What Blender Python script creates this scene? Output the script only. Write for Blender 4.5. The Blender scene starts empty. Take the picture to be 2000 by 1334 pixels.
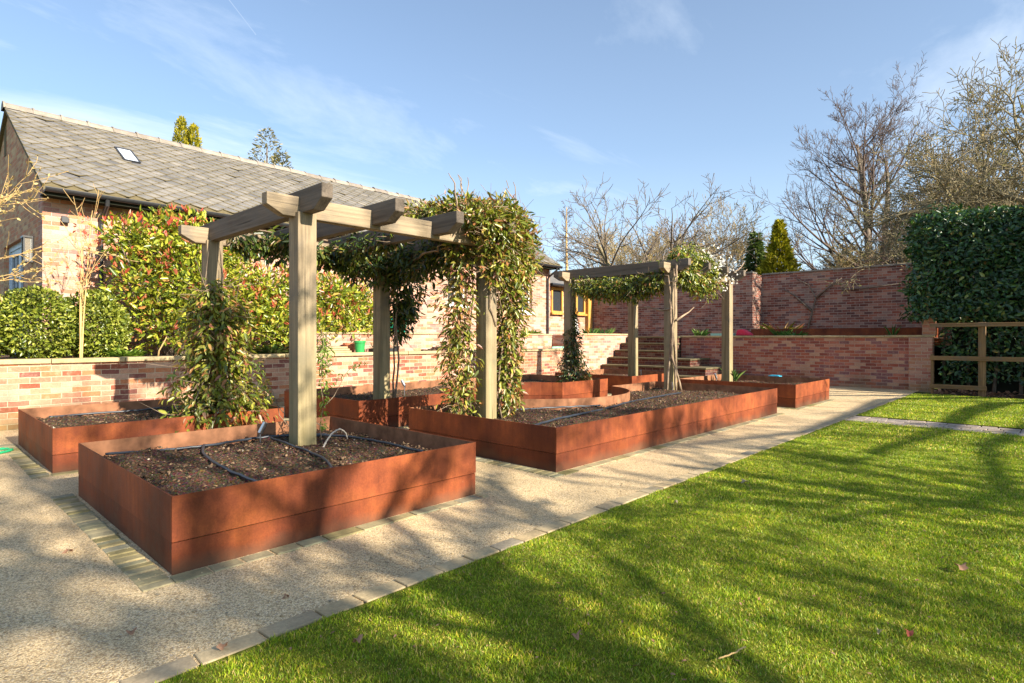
import bpy, math, random
import numpy as np
from mathutils import Vector
R = math.radians
C = bpy.context.scene
COL = C.collection
# ---------------------------------------------------------------- camera
cam = bpy.data.cameras.new("camera"); camo = bpy.data.objects.new("camera", cam); COL.objects.link(camo)
camo.location = (0, 0, 1.2); camo.rotation_euler = (R(90), 0, -(0.8175))
camo.rotation_euler[2] = -(0.8175)
cam.sensor_width = 36; cam.lens = 1135 / 2000 * 36; cam.shift_x = -0.001; cam.shift_y = -0.0035
cam.clip_start = 0.05; cam.clip_end = 2000
C.camera = camo
# ---------------------------------------------------------------- light
SUN_EL = R(27.5); SUN_AZ = math.atan2(-1.0, 0.05)          # direction towards the sun in the xy plane
sv = Vector((math.cos(SUN_AZ) * math.cos(SUN_EL), math.sin(SUN_AZ) * math.cos(SUN_EL), math.sin(SUN_EL)))
sun = bpy.data.lights.new("sun", 'SUN'); sun.energy = 5.0; sun.angle = R(0.53); sun.color = (1.0, 0.89, 0.72)
suno = bpy.data.objects.new("sun", sun); COL.objects.link(suno)
suno.rotation_euler = sv.to_track_quat('Z', 'Y').to_euler(); suno.location = (0, -20, 20)
W = bpy.data.worlds.new("World"); C.world = W; W.use_nodes = True
wt = W.node_tree; wt.nodes.clear()
def N(t, kind, **kw):
    n = t.nodes.new(kind)
    for k, v in kw.items():
        if k.startswith('i_'):
            key = k[2:]
            n.inputs[int(key) if key.isdigit() else key.replace('_', ' ')].default_value = v
        else: setattr(n, k, v)
    return n
def L(t, a, b): t.links.new(a, b)
def ramp(t, fac, stops, interp='LINEAR'):
    n = t.nodes.new('ShaderNodeValToRGB'); cr = n.color_ramp; cr.interpolation = interp
    while len(cr.elements) < len(stops): cr.elements.new(0.5)
    for e, (p, c) in zip(cr.elements, stops):
        e.position = p; e.color = (*c, 1) if len(c) == 3 else c
    if fac is not None: L(t, fac, n.inputs[0])
    return n.outputs[0]
def mixc(t, fac, a, b, mode='MIX'):
    n = t.nodes.new('ShaderNodeMix'); n.data_type = 'RGBA'; n.blend_type = mode
    for s, v in ((n.inputs[0], fac), (n.inputs[6], a), (n.inputs[7], b)):
        if hasattr(v, 'links'): L(t, v, s)
        elif isinstance(v, (int, float)): s.default_value = v
        else: s.default_value = (*v, 1)
    return n.outputs[2]
def math_(t, op, a, b=0.0, clamp=False):
    n = t.nodes.new('ShaderNodeMath'); n.operation = op; n.use_clamp = clamp
    for s, v in ((n.inputs[0], a), (n.inputs[1], b)):
        if hasattr(v, 'links'): L(t, v, s)
        else: s.default_value = v
    return n.outputs[0]
sky = N(wt, 'ShaderNodeTexSky', sky_type='NISHITA', sun_disc=False, sun_elevation=SUN_EL, air_density=1.0, dust_density=1.0, ozone_density=1.6)
sky.sun_rotation = math.atan2(sv.x, sv.y)
tc = N(wt, 'ShaderNodeTexCoord'); sep = N(wt, 'ShaderNodeSeparateXYZ'); L(wt, tc.outputs['Generated'], sep.inputs[0])
zc = math_(wt, 'ADD', math_(wt, 'MAXIMUM', sep.outputs[2], 0.0), 0.12)
cmb = N(wt, 'ShaderNodeCombineXYZ'); L(wt, math_(wt, 'DIVIDE', sep.outputs[0], zc), cmb.inputs[0]); L(wt, math_(wt, 'DIVIDE', sep.outputs[1], zc), cmb.inputs[1])
mp = N(wt, 'ShaderNodeMapping'); L(wt, cmb.outputs[0], mp.inputs[0]); mp.inputs['Rotation'].default_value = (0, 0, R(-15)); mp.inputs['Scale'].default_value = (0.55, 1.1, 1)
n1 = N(wt, 'ShaderNodeTexNoise', i_Scale=1.3, i_Detail=9.0, i_Roughness=0.62, i_Distortion=0.7); L(wt, mp.outputs[0], n1.inputs['Vector'])
n2 = N(wt, 'ShaderNodeTexNoise', i_Scale=0.45, i_Detail=3.0); L(wt, mp.outputs[0], n2.inputs['Vector'])
cl = math_(wt, 'MULTIPLY', ramp(wt, n1.outputs[0], [(0.38, (0, 0, 0)), (0.78, (1, 1, 1))]), ramp(wt, n2.outputs[0], [(0.30, (0.3,) * 3), (0.56, (1, 1, 1))]))
hz = ramp(wt, sep.outputs[2], [(0.0, (0.75,) * 3), (0.12, (0.6,) * 3), (0.3, (0.34,) * 3), (0.55, (0.22,) * 3)])       # paler air low down
cl = math_(wt, 'MAXIMUM', math_(wt, 'MULTIPLY', cl, 0.75), math_(wt, 'MULTIPLY', hz, 0.6), True)
# contrail: a thin great-circle streak
def dirv(u, v):
    a = (u - 1002) / 1135; fx, fy = math.sin(0.8175), math.cos(0.8175)
    return Vector((fx + fy * a, fy - fx * a, (660 - v) / 1135)).normalized()
da, db = dirv(440, -10), dirv(500, 68); nn = da.cross(db).normalized(); mid = (da + db).normalized()
d1 = N(wt, 'ShaderNodeVectorMath', operation='DOT_PRODUCT'); L(wt, tc.outputs['Generated'], d1.inputs[0]); d1.inputs[1].default_value = nn
d2 = N(wt, 'ShaderNodeVectorMath', operation='DOT_PRODUCT'); L(wt, tc.outputs['Generated'], d2.inputs[0]); d2.inputs[1].default_value = mid
st = math_(wt, 'MULTIPLY', math_(wt, 'LESS_THAN', math_(wt, 'ABSOLUTE', d1.outputs['Value']), 0.0006), math_(wt, 'GREATER_THAN', d2.outputs['Value'], math.cos(da.angle(db) / 2)))
cl = math_(wt, 'MAXIMUM', cl, math_(wt, 'MULTIPLY', st, 0.3))
skyc = mixc(wt, 1.0, sky.outputs[0], (0.83, 1.07, 1.22), 'MULTIPLY')
skm = mixc(wt, cl, skyc, (6.9, 7.6, 8.4))
bg = N(wt, 'ShaderNodeBackground', i_Strength=0.068); L(wt, skm, bg.inputs[0])
wo = N(wt, 'ShaderNodeOutputWorld'); L(wt, bg.outputs[0], wo.inputs[0])
C.view_settings.view_transform = 'Standard'; C.view_settings.look = 'None'; C.view_settings.exposure = 1.36; C.view_settings.gamma = 1
C.cycles.max_bounces = 6; C.cycles.transparent_max_bounces = 4
C.cycles.diffuse_bounces = 4; C.cycles.glossy_bounces = 3
C.cycles.use_denoising = True

# ---------------------------------------------------------------- helpers: objects
def props(o, label=None, cat=None, group=None, kind=None):
    for k, v in (('label', label), ('category', cat), ('group', group), ('kind', kind)):
        if v: o[k] = v
    return o
def thing(name, label, cat, loc=(0, 0, 0), rotz=0, group=None):
    o = bpy.data.objects.new(name, None); COL.objects.link(o); o.empty_display_size = 0.2
    o.location = loc; o.rotation_euler = (0, 0, rotz)
    return props(o, label, cat, group)
def mesh_np(name, verts, faces, mat, parent=None, smooth=False, base=None):
    """verts n x 3, faces m x k (one k) or a list of such arrays"""
    verts = np.asarray(verts, np.float32)
    if base is not None: verts = verts - np.asarray(base, np.float32)
    fl = faces if isinstance(faces, list) else [faces]
    fl = [np.asarray(f, np.int32) for f in fl if len(f)]
    me = bpy.data.meshes.new(name)
    me.vertices.add(len(verts)); me.vertices.foreach_set('co', verts.ravel())
    loops = np.concatenate([f.ravel() for f in fl]); tot = np.concatenate([np.full(len(f), f.shape[1], np.int32) for f in fl])
    start = np.concatenate([[0], np.cumsum(tot)[:-1]]).astype(np.int32)
    me.loops.add(len(loops)); me.loops.foreach_set('vertex_index', loops)
    me.polygons.add(len(tot)); me.polygons.foreach_set('loop_start', start); me.polygons.foreach_set('loop_total', tot)
    if smooth: me.polygons.foreach_set('use_smooth', np.ones(len(tot), bool))
    me.materials.append(mat); me.update(calc_edges=True); me.validate()
    o = bpy.data.objects.new(name, me); COL.objects.link(o)
    if parent is not None: o.parent = parent
    return o
class MB:
    def __init__(s): s.v = []; s.f = []
    def poly(s, pts, faces):
        b = len(s.v); s.v += [tuple(map(float, p)) for p in pts]; s.f += [tuple(i + b for i in f) for f in faces]; return s
    def box(s, x0, x1, y0, y1, z0, z1):
        return s.poly([(x0, y0, z0), (x1, y0, z0), (x1, y1, z0), (x0, y1, z0), (x0, y0, z1), (x1, y0, z1), (x1, y1, z1), (x0, y1, z1)],
                      [(0, 3, 2, 1), (4, 5, 6, 7), (0, 1, 5, 4), (1, 2, 6, 5), (2, 3, 7, 6), (3, 0, 4, 7)])
    def prism(s, poly, vec):
        n = len(poly); vec = Vector(vec); p = [Vector(q) for q in poly]
        return s.poly([tuple(q) for q in p] + [tuple(q + vec) for q in p],
                      [tuple(range(n))[::-1], tuple(range(n, 2 * n))] + [(i, (i + 1) % n, n + (i + 1) % n, n + i) for i in range(n)])
    def tube(s, pts, rad, k=8, caps=True):
        pts = [Vector(p) for p in pts]; n = len(pts)
        if not hasattr(rad, '__len__'): rad = [rad] * n
        b = len(s.v); prev = None
        for i, p in enumerate(pts):
            t = (pts[min(i + 1, n - 1)] - pts[max(i - 1, 0)]).normalized()
            a = prev if prev is not None else (Vector((0, 0, 1)) if abs(t.z) < 0.9 else Vector((1, 0, 0)))
            e1 = (a - t * a.dot(t)).normalized(); e2 = t.cross(e1); prev = e1
            for j in range(k):
                w = 2 * math.pi * j / k; q = p + (e1 * math.cos(w) + e2 * math.sin(w)) * rad[i]; s.v.append(tuple(q))
        for i in range(n - 1):
            for j in range(k):
                s.f.append((b + i * k + j, b + i * k + (j + 1) % k, b + (i + 1) * k + (j + 1) % k, b + (i + 1) * k + j))
        if caps: s.f.append(tuple(b + j for j in range(k))[::-1]); s.f.append(tuple(b + (n - 1) * k + j for j in range(k)))
        return s
    def build(s, name, mat, parent=None, bevel=0, smooth=False, segs=2, local=False):
        if parent is not None and not local:
            w = wloc(parent); s.v = [(x - w[0], y - w[1], z - w[2]) for x, y, z in s.v]
        me = bpy.data.meshes.new(name); me.from_pydata(s.v, [], s.f); me.materials.append(mat); me.update()
        if smooth: me.polygons.foreach_set('use_smooth', np.ones(len(me.polygons), bool))
        o = bpy.data.objects.new(name, me); COL.objects.link(o)
        if parent is not None:
            o.parent = parent
        if bevel:
            m = o.modifiers.new('bevel', 'BEVEL'); m.width = bevel; m.segments = segs; m.limit_method = 'ANGLE'; m.angle_limit = R(40)
        return o
def wloc(o):
    v = Vector((0, 0, 0))
    while o is not None: v += o.location; o = o.parent
    return v

# ---------------------------------------------------------------- helpers: materials
def mat(name, rough=0.8, spec=0.3):
    m = bpy.data.materials.new(name); m.use_nodes = True; t = m.node_tree
    b = t.nodes['Principled BSDF']; b.inputs['Roughness'].default_value = rough; b.inputs['Specular IOR Level'].default_value = spec
    return m, t, b
def setc(t, b, c):
    if hasattr(c, 'links'): L(t, c, b.inputs['Base Color'])
    else: b.inputs['Base Color'].default_value = (*c, 1)
def bump(t, b, h, strength=0.5, dist=0.02):
    n = N(t, 'ShaderNodeBump', i_Strength=strength, i_Distance=dist); L(t, h, n.inputs['Height']); L(t, n.outputs[0], b.inputs['Normal'])
def pos(t): return N(t, 'ShaderNodeNewGeometry').outputs['Position']
def noise(t, vec, scale, detail=4.0, rough=0.55, sc=None, dist=0.0):
    if sc is not None:
        m = N(t, 'ShaderNodeMapping'); L(t, vec, m.inputs[0]); m.inputs['Scale'].default_value = sc; vec = m.outputs[0]
    n = N(t, 'ShaderNodeTexNoise', i_Scale=scale, i_Detail=detail, i_Roughness=rough, i_Distortion=dist); L(t, vec, n.inputs['Vector'])
    return n.outputs[0]
def simple(name, col, rough=0.6, spec=0.3, var=0.15, scale=20, metal=0.0):
    m, t, b = mat(name, rough, spec); b.inputs['Metallic'].default_value = metal
    f = noise(t, pos(t), scale, 5)
    lo = tuple(c * (1 - var) for c in col); hi = tuple(min(1, c * (1 + var)) for c in col)
    setc(t, b, ramp(t, f, [(0.3, lo), (0.7, hi)])); bump(t, b, f, 0.15, 0.004)
    return m
def brick_mat(name, tones, mortar, moss=0.0, grime=0.35, bright=1.0):
    m, t, b = mat(name, 0.9, 0.15)
    g = N(t, 'ShaderNodeNewGeometry'); sp = N(t, 'ShaderNodeSeparateXYZ'); L(t, g.outputs['Position'], sp.inputs[0])
    sn = N(t, 'ShaderNodeSeparateXYZ'); L(t, g.outputs['True Normal'], sn.inputs[0])
    fx = math_(t, 'GREATER_THAN', math_(t, 'ABSOLUTE', sn.outputs[0]), 0.7)
    u = math_(t, 'ADD', math_(t, 'MULTIPLY', sp.outputs[0], math_(t, 'SUBTRACT', 1.0, fx)), math_(t, 'MULTIPLY', sp.outputs[1], fx))
    v = N(t, 'ShaderNodeCombineXYZ'); L(t, u, v.inputs[0]); L(t, sp.outputs[2], v.inputs[1])
    wob = noise(t, g.outputs['Position'], 9.0, 2); wv = N(t, 'ShaderNodeVectorMath', operation='ADD'); L(t, v.outputs[0], wv.inputs[0])
    ws = N(t, 'ShaderNodeCombineXYZ'); L(t, math_(t, 'MULTIPLY', math_(t, 'SUBTRACT', wob, 0.5), 0.012), ws.inputs[0]); L(t, math_(t, 'MULTIPLY', math_(t, 'SUBTRACT', wob, 0.5), 0.016), ws.inputs[1]); L(t, ws.outputs[0], wv.inputs[1])
    br = N(t, 'ShaderNodeTexBrick', offset=0.5, i_Scale=1.0); L(t, wv.outputs[0], br.inputs['Vector'])
    br.inputs['Color1'].default_value = (0, 0, 0, 1); br.inputs['Color2'].default_value = (1, 1, 1, 1); br.inputs['Mortar'].default_value = (0.5, 0.5, 0.5, 1)
    br.inputs['Brick Width'].default_value = 0.225; br.inputs['Row Height'].default_value = 0.075; br.inputs['Mortar Size'].default_value = 0.0065; br.inputs['Mortar Smooth'].default_value = 0.35
    n = len(tones); col = ramp(t, br.outputs['Color'], [(i / n, tuple(c * bright for c in tt)) for i, tt in enumerate(tones)], 'CONSTANT')
    fine = noise(t, g.outputs['Position'], 55, 6, 0.7)
    col = mixc(t, 0.55, col, ramp(t, fine, [(0.25, (0.5,) * 3), (0.75, (1.35,) * 3)]), 'MULTIPLY')
    lime = noise(t, g.outputs['Position'], 14, 5, 0.7)
    col = mixc(t, ramp(t, lime, [(0.52, (0,) * 3), (0.72, (0.5,) * 3)]), col, mortar)
    big = noise(t, g.outputs['Position'], 1.3, 5, 0.6)
    col = mixc(t, grime, col, ramp(t, big, [(0.3, (0.45, 0.4, 0.42)), (0.62, (1.12, 1.1, 1.05))]), 'MULTIPLY')
    mc = mixc(t, 0.5, mortar, ramp(t, fine, [(0.3, (0.6,) * 3), (0.7, (1.2,) * 3)]), 'MULTIPLY')
    col = mixc(t, br.outputs['Fac'], col, mc)
    if moss:
        low = ramp(t, math_(t, 'ADD', sp.outputs[2], math_(t, 'MULTIPLY', math_(t, 'SUBTRACT', big, 0.5), 0.7)), [(0.0, (0.75,) * 3), (0.28, (0,) * 3)])
        col = mixc(t, math_(t, 'MULTIPLY', low, moss), col, (0.16, 0.15, 0.06))
    setc(t, b, col)
    h = math_(t, 'ADD', math_(t, 'MULTIPLY', math_(t, 'SUBTRACT', 1.0, br.outputs['Fac']), 1.0), math_(t, 'MULTIPLY', fine, 0.5))
    bump(t, b, h, 0.7, 0.012)
    return m
def wood_mat(name, axis, dark, light, moss=0.0, top=2.3):
    m, t, b = mat(name, 0.85, 0.2); p = pos(t)
    sc = [70, 70, 70]; sc[axis] = 1.6
    g = noise(t, p, 1.0, 6, 0.65, sc=sc, dist=0.3)
    sc2 = [14, 14, 14]; sc2[axis] = 0.7; g2 = noise(t, p, 1.0, 4, 0.6, sc=sc2)
    col = ramp(t, g, [(0.2, tuple(c * 0.75 for c in dark)), (0.5, tuple((a + c) / 2 for a, c in zip(dark, light))), (0.8, light)])
    col = mixc(t, 0.65, col, ramp(t, g2, [(0.3, (0.45, 0.43, 0.42)), (0.62, (1.2, 1.18, 1.12))]), 'MULTIPLY')
    sc3 = [34, 34, 34]; sc3[axis] = 0.9; ck = noise(t, p, 1.0, 2, 0.5, sc=sc3); col = mixc(t, ramp(t, ck, [(0.27, (0.85,) * 3), (0.335, (0,) * 3)]), col, (0.045, 0.036, 0.028))
    bl = noise(t, p, 3.5, 4)
    col = mixc(t, ramp(t, bl, [(0.5, (0,) * 3), (0.72, (0.7,) * 3)]), col, (0.13, 0.115, 0.10))
    if moss:
        sp = N(t, 'ShaderNodeSeparateXYZ'); L(t, p, sp.inputs[0])
        f = ramp(t, math_(t, 'ADD', sp.outputs[2], math_(t, 'MULTIPLY', math_(t, 'SUBTRACT', bl, 0.5), 1.4)), [(0.3, (0.85,) * 3), (1.0, (0.4,) * 3)])
        f = ramp(t, math_(t, 'MULTIPLY', sp.outputs[2], 0.45), [(0.15, (1,) * 3), (0.75, (0,) * 3)])
        col = mixc(t, math_(t, 'MULTIPLY', math_(t, 'MULTIPLY', f, moss), math_(t, 'ADD', bl, 0.25), True), col, (0.27, 0.25, 0.06))
    setc(t, b, col); bump(t, b, g, 0.6, 0.006)
    return m
def leaf_mat(name, stops, rough=0.4, spec=0.5, trans=0.35, tcol=None):
    m, t, b = mat(name, rough, spec); g = N(t, 'ShaderNodeNewGeometry')
    c = ramp(t, g.outputs['Random Per Island'], stops)
    v = noise(t, g.outputs['Position'], 2.2, 3); c = mixc(t, 0.6, c, ramp(t, v, [(0.3, (0.7,) * 3), (0.7, (1.2,) * 3)]), 'MULTIPLY')
    setc(t, b, c)
    tr = N(t, 'ShaderNodeBsdfTranslucent'); L(t, mixc(t, 1.0, c, tcol or (1.1, 1.25, 0.55), 'MULTIPLY'), tr.inputs[0])
    mx = N(t, 'ShaderNodeMixShader', i_0=trans); L(t, b.outputs[0], mx.inputs[1]); L(t, tr.outputs[0], mx.inputs[2])
    L(t, mx.outputs[0], t.nodes['Material Output'].inputs[0])
    return m

M = {}
sunny = [(0.30, 0.10, 0.06), (0.42, 0.20, 0.13), (0.50, 0.27, 0.17), (0.36, 0.16, 0.11), (0.47, 0.20, 0.10), (0.55, 0.36, 0.26), (0.25, 0.10, 0.08), (0.44, 0.23, 0.15), (0.52, 0.30, 0.20)]
M['brick_house'] = brick_mat('house_brick', [tuple(x * 0.98 for x in c) for c in ((0.48, 0.25, 0.18), (0.54, 0.33, 0.245), (0.44, 0.19, 0.12), (0.56, 0.38, 0.30), (0.52, 0.26, 0.14), (0.38, 0.2, 0.17), (0.55, 0.33, 0.25))], (0.50, 0.385, 0.315), 0, 0.4)
M['brick_ret'] = brick_mat('retaining_brick', sunny, (0.52, 0.40, 0.28), 0.8, 0.5, 0.95)
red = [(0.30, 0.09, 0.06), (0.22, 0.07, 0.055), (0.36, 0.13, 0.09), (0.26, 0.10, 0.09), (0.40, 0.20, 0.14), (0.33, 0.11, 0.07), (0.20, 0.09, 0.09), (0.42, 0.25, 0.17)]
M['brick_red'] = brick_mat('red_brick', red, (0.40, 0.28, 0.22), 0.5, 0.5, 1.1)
M['brick_old'] = brick_mat('old_brick', [(0.30, 0.1, 0.07), (0.22, 0.09, 0.07), (0.38, 0.16, 0.11), (0.34, 0.22, 0.18), (0.42, 0.24, 0.18), (0.18, 0.09, 0.08), (0.3, 0.13, 0.1)], (0.42, 0.35, 0.29), 0.0, 0.75, 1.0)
M['brick_gable'] = brick_mat('brown_gable_brick', [(0.42, 0.22, 0.13), (0.46, 0.28, 0.16), (0.36, 0.19, 0.12), (0.50, 0.30, 0.17), (0.44, 0.19, 0.11), (0.5, 0.35, 0.2)], (0.5, 0.38, 0.25), 0, 0.35, 1.25)  # gable only: browner brick tones than the front wall, raised in brightness
M['brick_pier'] = brick_mat('pier_brick', [(0.40, 0.18, 0.13), (0.36, 0.14, 0.10), (0.45, 0.25, 0.18), (0.42, 0.2, 0.12)], (0.46, 0.36, 0.28), 0.7, 0.4)
M['wood_z'] = wood_mat('post_oak', 2, (0.20, 0.155, 0.10), (0.36, 0.285, 0.19), 0.35)
M['wood_x'] = wood_mat('beam_oak_long', 0, (0.20, 0.155, 0.105), (0.38, 0.30, 0.205))
M['wood_y'] = wood_mat('beam_oak_cross', 1, (0.10, 0.082, 0.068), (0.19, 0.155, 0.125))
M['fence'] = wood_mat('fence_softwood', 1, (0.17, 0.10, 0.045), (0.28, 0.175, 0.09))
M['fence_z'] = wood_mat('fence_softwood_post', 2, (0.17, 0.10, 0.045), (0.28, 0.175, 0.09))
M['oak'] = wood_mat('orange_oak', 2, (0.50, 0.24, 0.05), (0.66, 0.36, 0.09))
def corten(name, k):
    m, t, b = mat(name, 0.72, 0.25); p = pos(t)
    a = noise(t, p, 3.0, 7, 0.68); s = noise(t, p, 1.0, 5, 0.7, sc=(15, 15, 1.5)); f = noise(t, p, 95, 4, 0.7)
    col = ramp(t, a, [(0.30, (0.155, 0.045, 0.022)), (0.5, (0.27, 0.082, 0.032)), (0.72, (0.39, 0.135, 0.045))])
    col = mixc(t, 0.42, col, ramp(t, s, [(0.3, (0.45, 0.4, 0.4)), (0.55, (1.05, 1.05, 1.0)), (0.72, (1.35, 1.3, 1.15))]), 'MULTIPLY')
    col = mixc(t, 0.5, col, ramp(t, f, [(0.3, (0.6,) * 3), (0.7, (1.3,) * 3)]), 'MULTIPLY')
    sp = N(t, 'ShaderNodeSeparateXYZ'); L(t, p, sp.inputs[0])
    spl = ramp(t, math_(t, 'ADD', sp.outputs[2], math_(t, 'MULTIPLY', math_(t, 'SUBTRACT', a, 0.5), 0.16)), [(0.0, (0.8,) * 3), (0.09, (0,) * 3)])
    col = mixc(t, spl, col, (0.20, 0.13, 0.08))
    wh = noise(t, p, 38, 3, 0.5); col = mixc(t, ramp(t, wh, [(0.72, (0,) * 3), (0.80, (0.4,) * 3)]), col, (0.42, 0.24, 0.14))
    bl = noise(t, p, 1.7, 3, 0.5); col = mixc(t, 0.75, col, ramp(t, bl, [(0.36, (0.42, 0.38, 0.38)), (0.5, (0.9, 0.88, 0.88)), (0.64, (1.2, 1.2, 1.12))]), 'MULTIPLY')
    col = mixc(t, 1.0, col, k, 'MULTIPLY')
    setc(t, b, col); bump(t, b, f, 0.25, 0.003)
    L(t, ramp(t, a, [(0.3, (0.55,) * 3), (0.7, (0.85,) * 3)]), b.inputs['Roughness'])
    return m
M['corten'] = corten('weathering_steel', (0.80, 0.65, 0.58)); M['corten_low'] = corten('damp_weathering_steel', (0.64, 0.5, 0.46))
M['corten_in'] = simple('pale_inner_steel', (0.25, 0.115, 0.06), 0.8, 0.2, 0.35, 9)
def soil(name, dark, mid, light):
    m, t, b = mat(name, 0.95, 0.1); p = pos(t)
    f = noise(t, p, 60, 7, 0.75); g = noise(t, p, 5, 4)
    v = N(t, 'ShaderNodeTexVoronoi', i_Scale=70.0); L(t, p, v.inputs['Vector'])
    c = ramp(t, f, [(0.3, dark), (0.55, mid), (0.75, light)])
    c = mixc(t, 0.5, c, v.outputs['Color'], 'SOFT_LIGHT')
    c = mixc(t, 0.6, c, ramp(t, g, [(0.3, (0.6,) * 3), (0.7, (1.25,) * 3)]), 'MULTIPLY')
    setc(t, b, c); bump(t, b, math_(t, 'ADD', f, math_(t, 'MULTIPLY', v.outputs['Distance'], 0.5)), 1.0, 0.03)
    return m
M['soil'] = soil('bed_soil', (0.04, 0.025, 0.017), (0.12, 0.075, 0.048), (0.26, 0.175, 0.115))
M['soil_dry'] = soil('terrace_soil', (0.06, 0.036, 0.025), (0.16, 0.10, 0.07), (0.30, 0.2, 0.14))
def chip_mat():
    m, t, b = mat('soil_crumbs', 0.95, 0.1); g = N(t, 'ShaderNodeNewGeometry')
    setc(t, b, ramp(t, g.outputs['Random Per Island'], [(0.0, (0.05, 0.03, 0.02)), (0.6, (0.14, 0.088, 0.055)), (0.9, (0.22, 0.145, 0.09)), (0.985, (0.27, 0.19, 0.12)), (1.0, (0.5, 0.44, 0.36))])); return m
M['chips'] = chip_mat()
def gravel():
    m, t, b = mat('bound_gravel', 0.85, 0.25); p = pos(t)
    v = N(t, 'ShaderNodeTexVoronoi', i_Scale=160.0, i_Randomness=1.0); L(t, p, v.inputs['Vector'])
    sp = N(t, 'ShaderNodeSeparateColor'); L(t, v.outputs['Color'], sp.inputs[0])
    c = ramp(t, sp.outputs[0], [(0.0, (0.30, 0.23, 0.15)), (0.3, (0.50, 0.40, 0.26)), (0.6, (0.68, 0.56, 0.38)), (0.85, (0.80, 0.69, 0.50)), (1.0, (0.40, 0.36, 0.33))])
    c = mixc(t, ramp(t, v.outputs['Distance'], [(0.5, (0,) * 3), (0.85, (0.6,) * 3)]), c, (0.17, 0.125, 0.08))
    g = noise(t, p, 1.4, 5); c = mixc(t, 0.8, c, ramp(t, g, [(0.3, (0.68, 0.68, 0.67)), (0.52, (1.0, 1.0, 1.0)), (0.72, (1.14, 1.1, 1.02))]), 'MULTIPLY')
    sp2 = noise(t, p, 11, 5, 0.7); c = mixc(t, ramp(t, sp2, [(0.6, (0,) * 3), (0.8, (0.35,) * 3)]), c, (0.26, 0.2, 0.13))
    c = mixc(t, 1.0, c, (1.08, 0.99, 0.83), 'MULTIPLY')
    setc(t, b, c); bump(t, b, math_(t, 'SUBTRACT', 1.0, v.outputs['Distance']), 0.7, 0.006)
    return m
M['gravel'] = gravel()
def stone(name, tones, rough=0.8, scale=8):
    m, t, b = mat(name, rough, 0.3); g = N(t, 'ShaderNodeNewGeometry'); p = g.outputs['Position']
    c = ramp(t, g.outputs['Random Per Island'], [(i / max(1, len(tones) - 1), x) for i, x in enumerate(tones)])
    f = noise(t, p, scale, 7, 0.7); f2 = noise(t, p, scale * 9, 5, 0.7)
    c = mixc(t, 0.8, c, ramp(t, f, [(0.3, (0.55, 0.55, 0.5)), (0.7, (1.25, 1.2, 1.1))]), 'MULTIPLY')
    c = mixc(t, 0.5, c, ramp(t, f2, [(0.3, (0.6,) * 3), (0.7, (1.25,) * 3)]), 'MULTIPLY')
    setc(t, b, c); bump(t, b, math_(t, 'ADD', f2, f), 0.5, 0.006)
    return m
M['sett'] = stone('sandstone_sett', [(0.20, 0.18, 0.075), (0.32, 0.27, 0.15), (0.25, 0.25, 0.17), (0.36, 0.31, 0.19), (0.22, 0.22, 0.17)])
M['kerb'] = stone('kerb_stone', [(0.44, 0.34, 0.20), (0.34, 0.28, 0.2), (0.48, 0.38, 0.23), (0.31, 0.27, 0.21)])
M['coping'] = stone('york_coping', [(0.46, 0.36, 0.20), (0.38, 0.31, 0.19), (0.50, 0.40, 0.24)], scale=4)
M['tread'] = stone('tread_stone', [(0.15, 0.125, 0.07), (0.12, 0.105, 0.06)], scale=4)
M['riser'] = brick_mat('riser_brick', red, (0.22, 0.16, 0.12), 0, 0.7, 0.42)
M['pathsett'] = stone('grey_sett', [(0.27, 0.22, 0.18), (0.36, 0.3, 0.26), (0.31, 0.27, 0.25)])
M['slate'] = stone('roof_slate', [(0.115, 0.115, 0.128), (0.175, 0.168, 0.172), (0.14, 0.138, 0.15), (0.19, 0.18, 0.176), (0.105, 0.105, 0.118), (0.165, 0.16, 0.157)], 0.7, 3)
M['slate_base'] = simple('lichen_slate_bed', (0.13, 0.105, 0.055), 0.95)
M['ridge'] = stone('ridge_tile', [(0.22, 0.19, 0.17), (0.30, 0.27, 0.24)], 0.85, 5)
M['black'] = simple('black_metal', (0.025, 0.026, 0.03), 0.35, 0.5)
M['hose'] = simple('dark_hose', (0.03, 0.037, 0.05), 0.4, 0.5)
M['greyhose'] = simple('grey_hose', (0.30, 0.27, 0.24), 0.5, 0.4)
M['steel'] = simple('brushed_steel', (0.62, 0.64, 0.68), 0.28, 0.5, 0.05, 40, 1.0)
M['white'] = simple('white_paint', (0.75, 0.72, 0.68), 0.5)
M['bluepaint'] = simple('grey_blue_paint', (0.48, 0.57, 0.66), 0.5)
M['greenpl'] = simple('green_plastic', (0.03, 0.28, 0.075), 0.45, 0.4)
M['tealpl'] = simple('teal_plastic', (0.01, 0.30, 0.20), 0.4, 0.4)
M['terra'] = simple('terracotta', (0.50, 0.17, 0.09), 0.8)
M['redpl'] = simple('red_fabric', (0.62, 0.03, 0.07), 0.6)
M['bluepl'] = simple('blue_plastic', (0.03, 0.28, 0.42), 0.5)
M['greenhose'] = simple('green_hose', (0.02, 0.32, 0.14), 0.4)
M['paleteal'] = simple('pale_teal', (0.30, 0.55, 0.45), 0.5)
M['blossom'] = leaf_mat('white_blossom', [(0, (0.75, 0.72, 0.62)), (1, (0.88, 0.86, 0.82))], 0.6, 0.2, 0.3, (1, 1, 1))
def glass():
    m, t, b = mat('window_glass', 0.04, 0.6); setc(t, b, (0.03, 0.035, 0.04)); return m
M['glass'] = glass()
def skyglass():
    m, t, b = mat('painted_sky_glass', 0.12, 0.8); setc(t, b, (0.6, 0.66, 0.74)); return m  # pale base colour stands in for bright cloud reflected in the skylight pane
M['skyglass'] = skyglass()
def bark(name, dark, light):
    m, t, b = mat(name, 0.9, 0.15); p = pos(t); f = noise(t, p, 9, 5, 0.7)
    setc(t, b, ramp(t, f, [(0.3, dark), (0.7, light)])); return m
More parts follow.
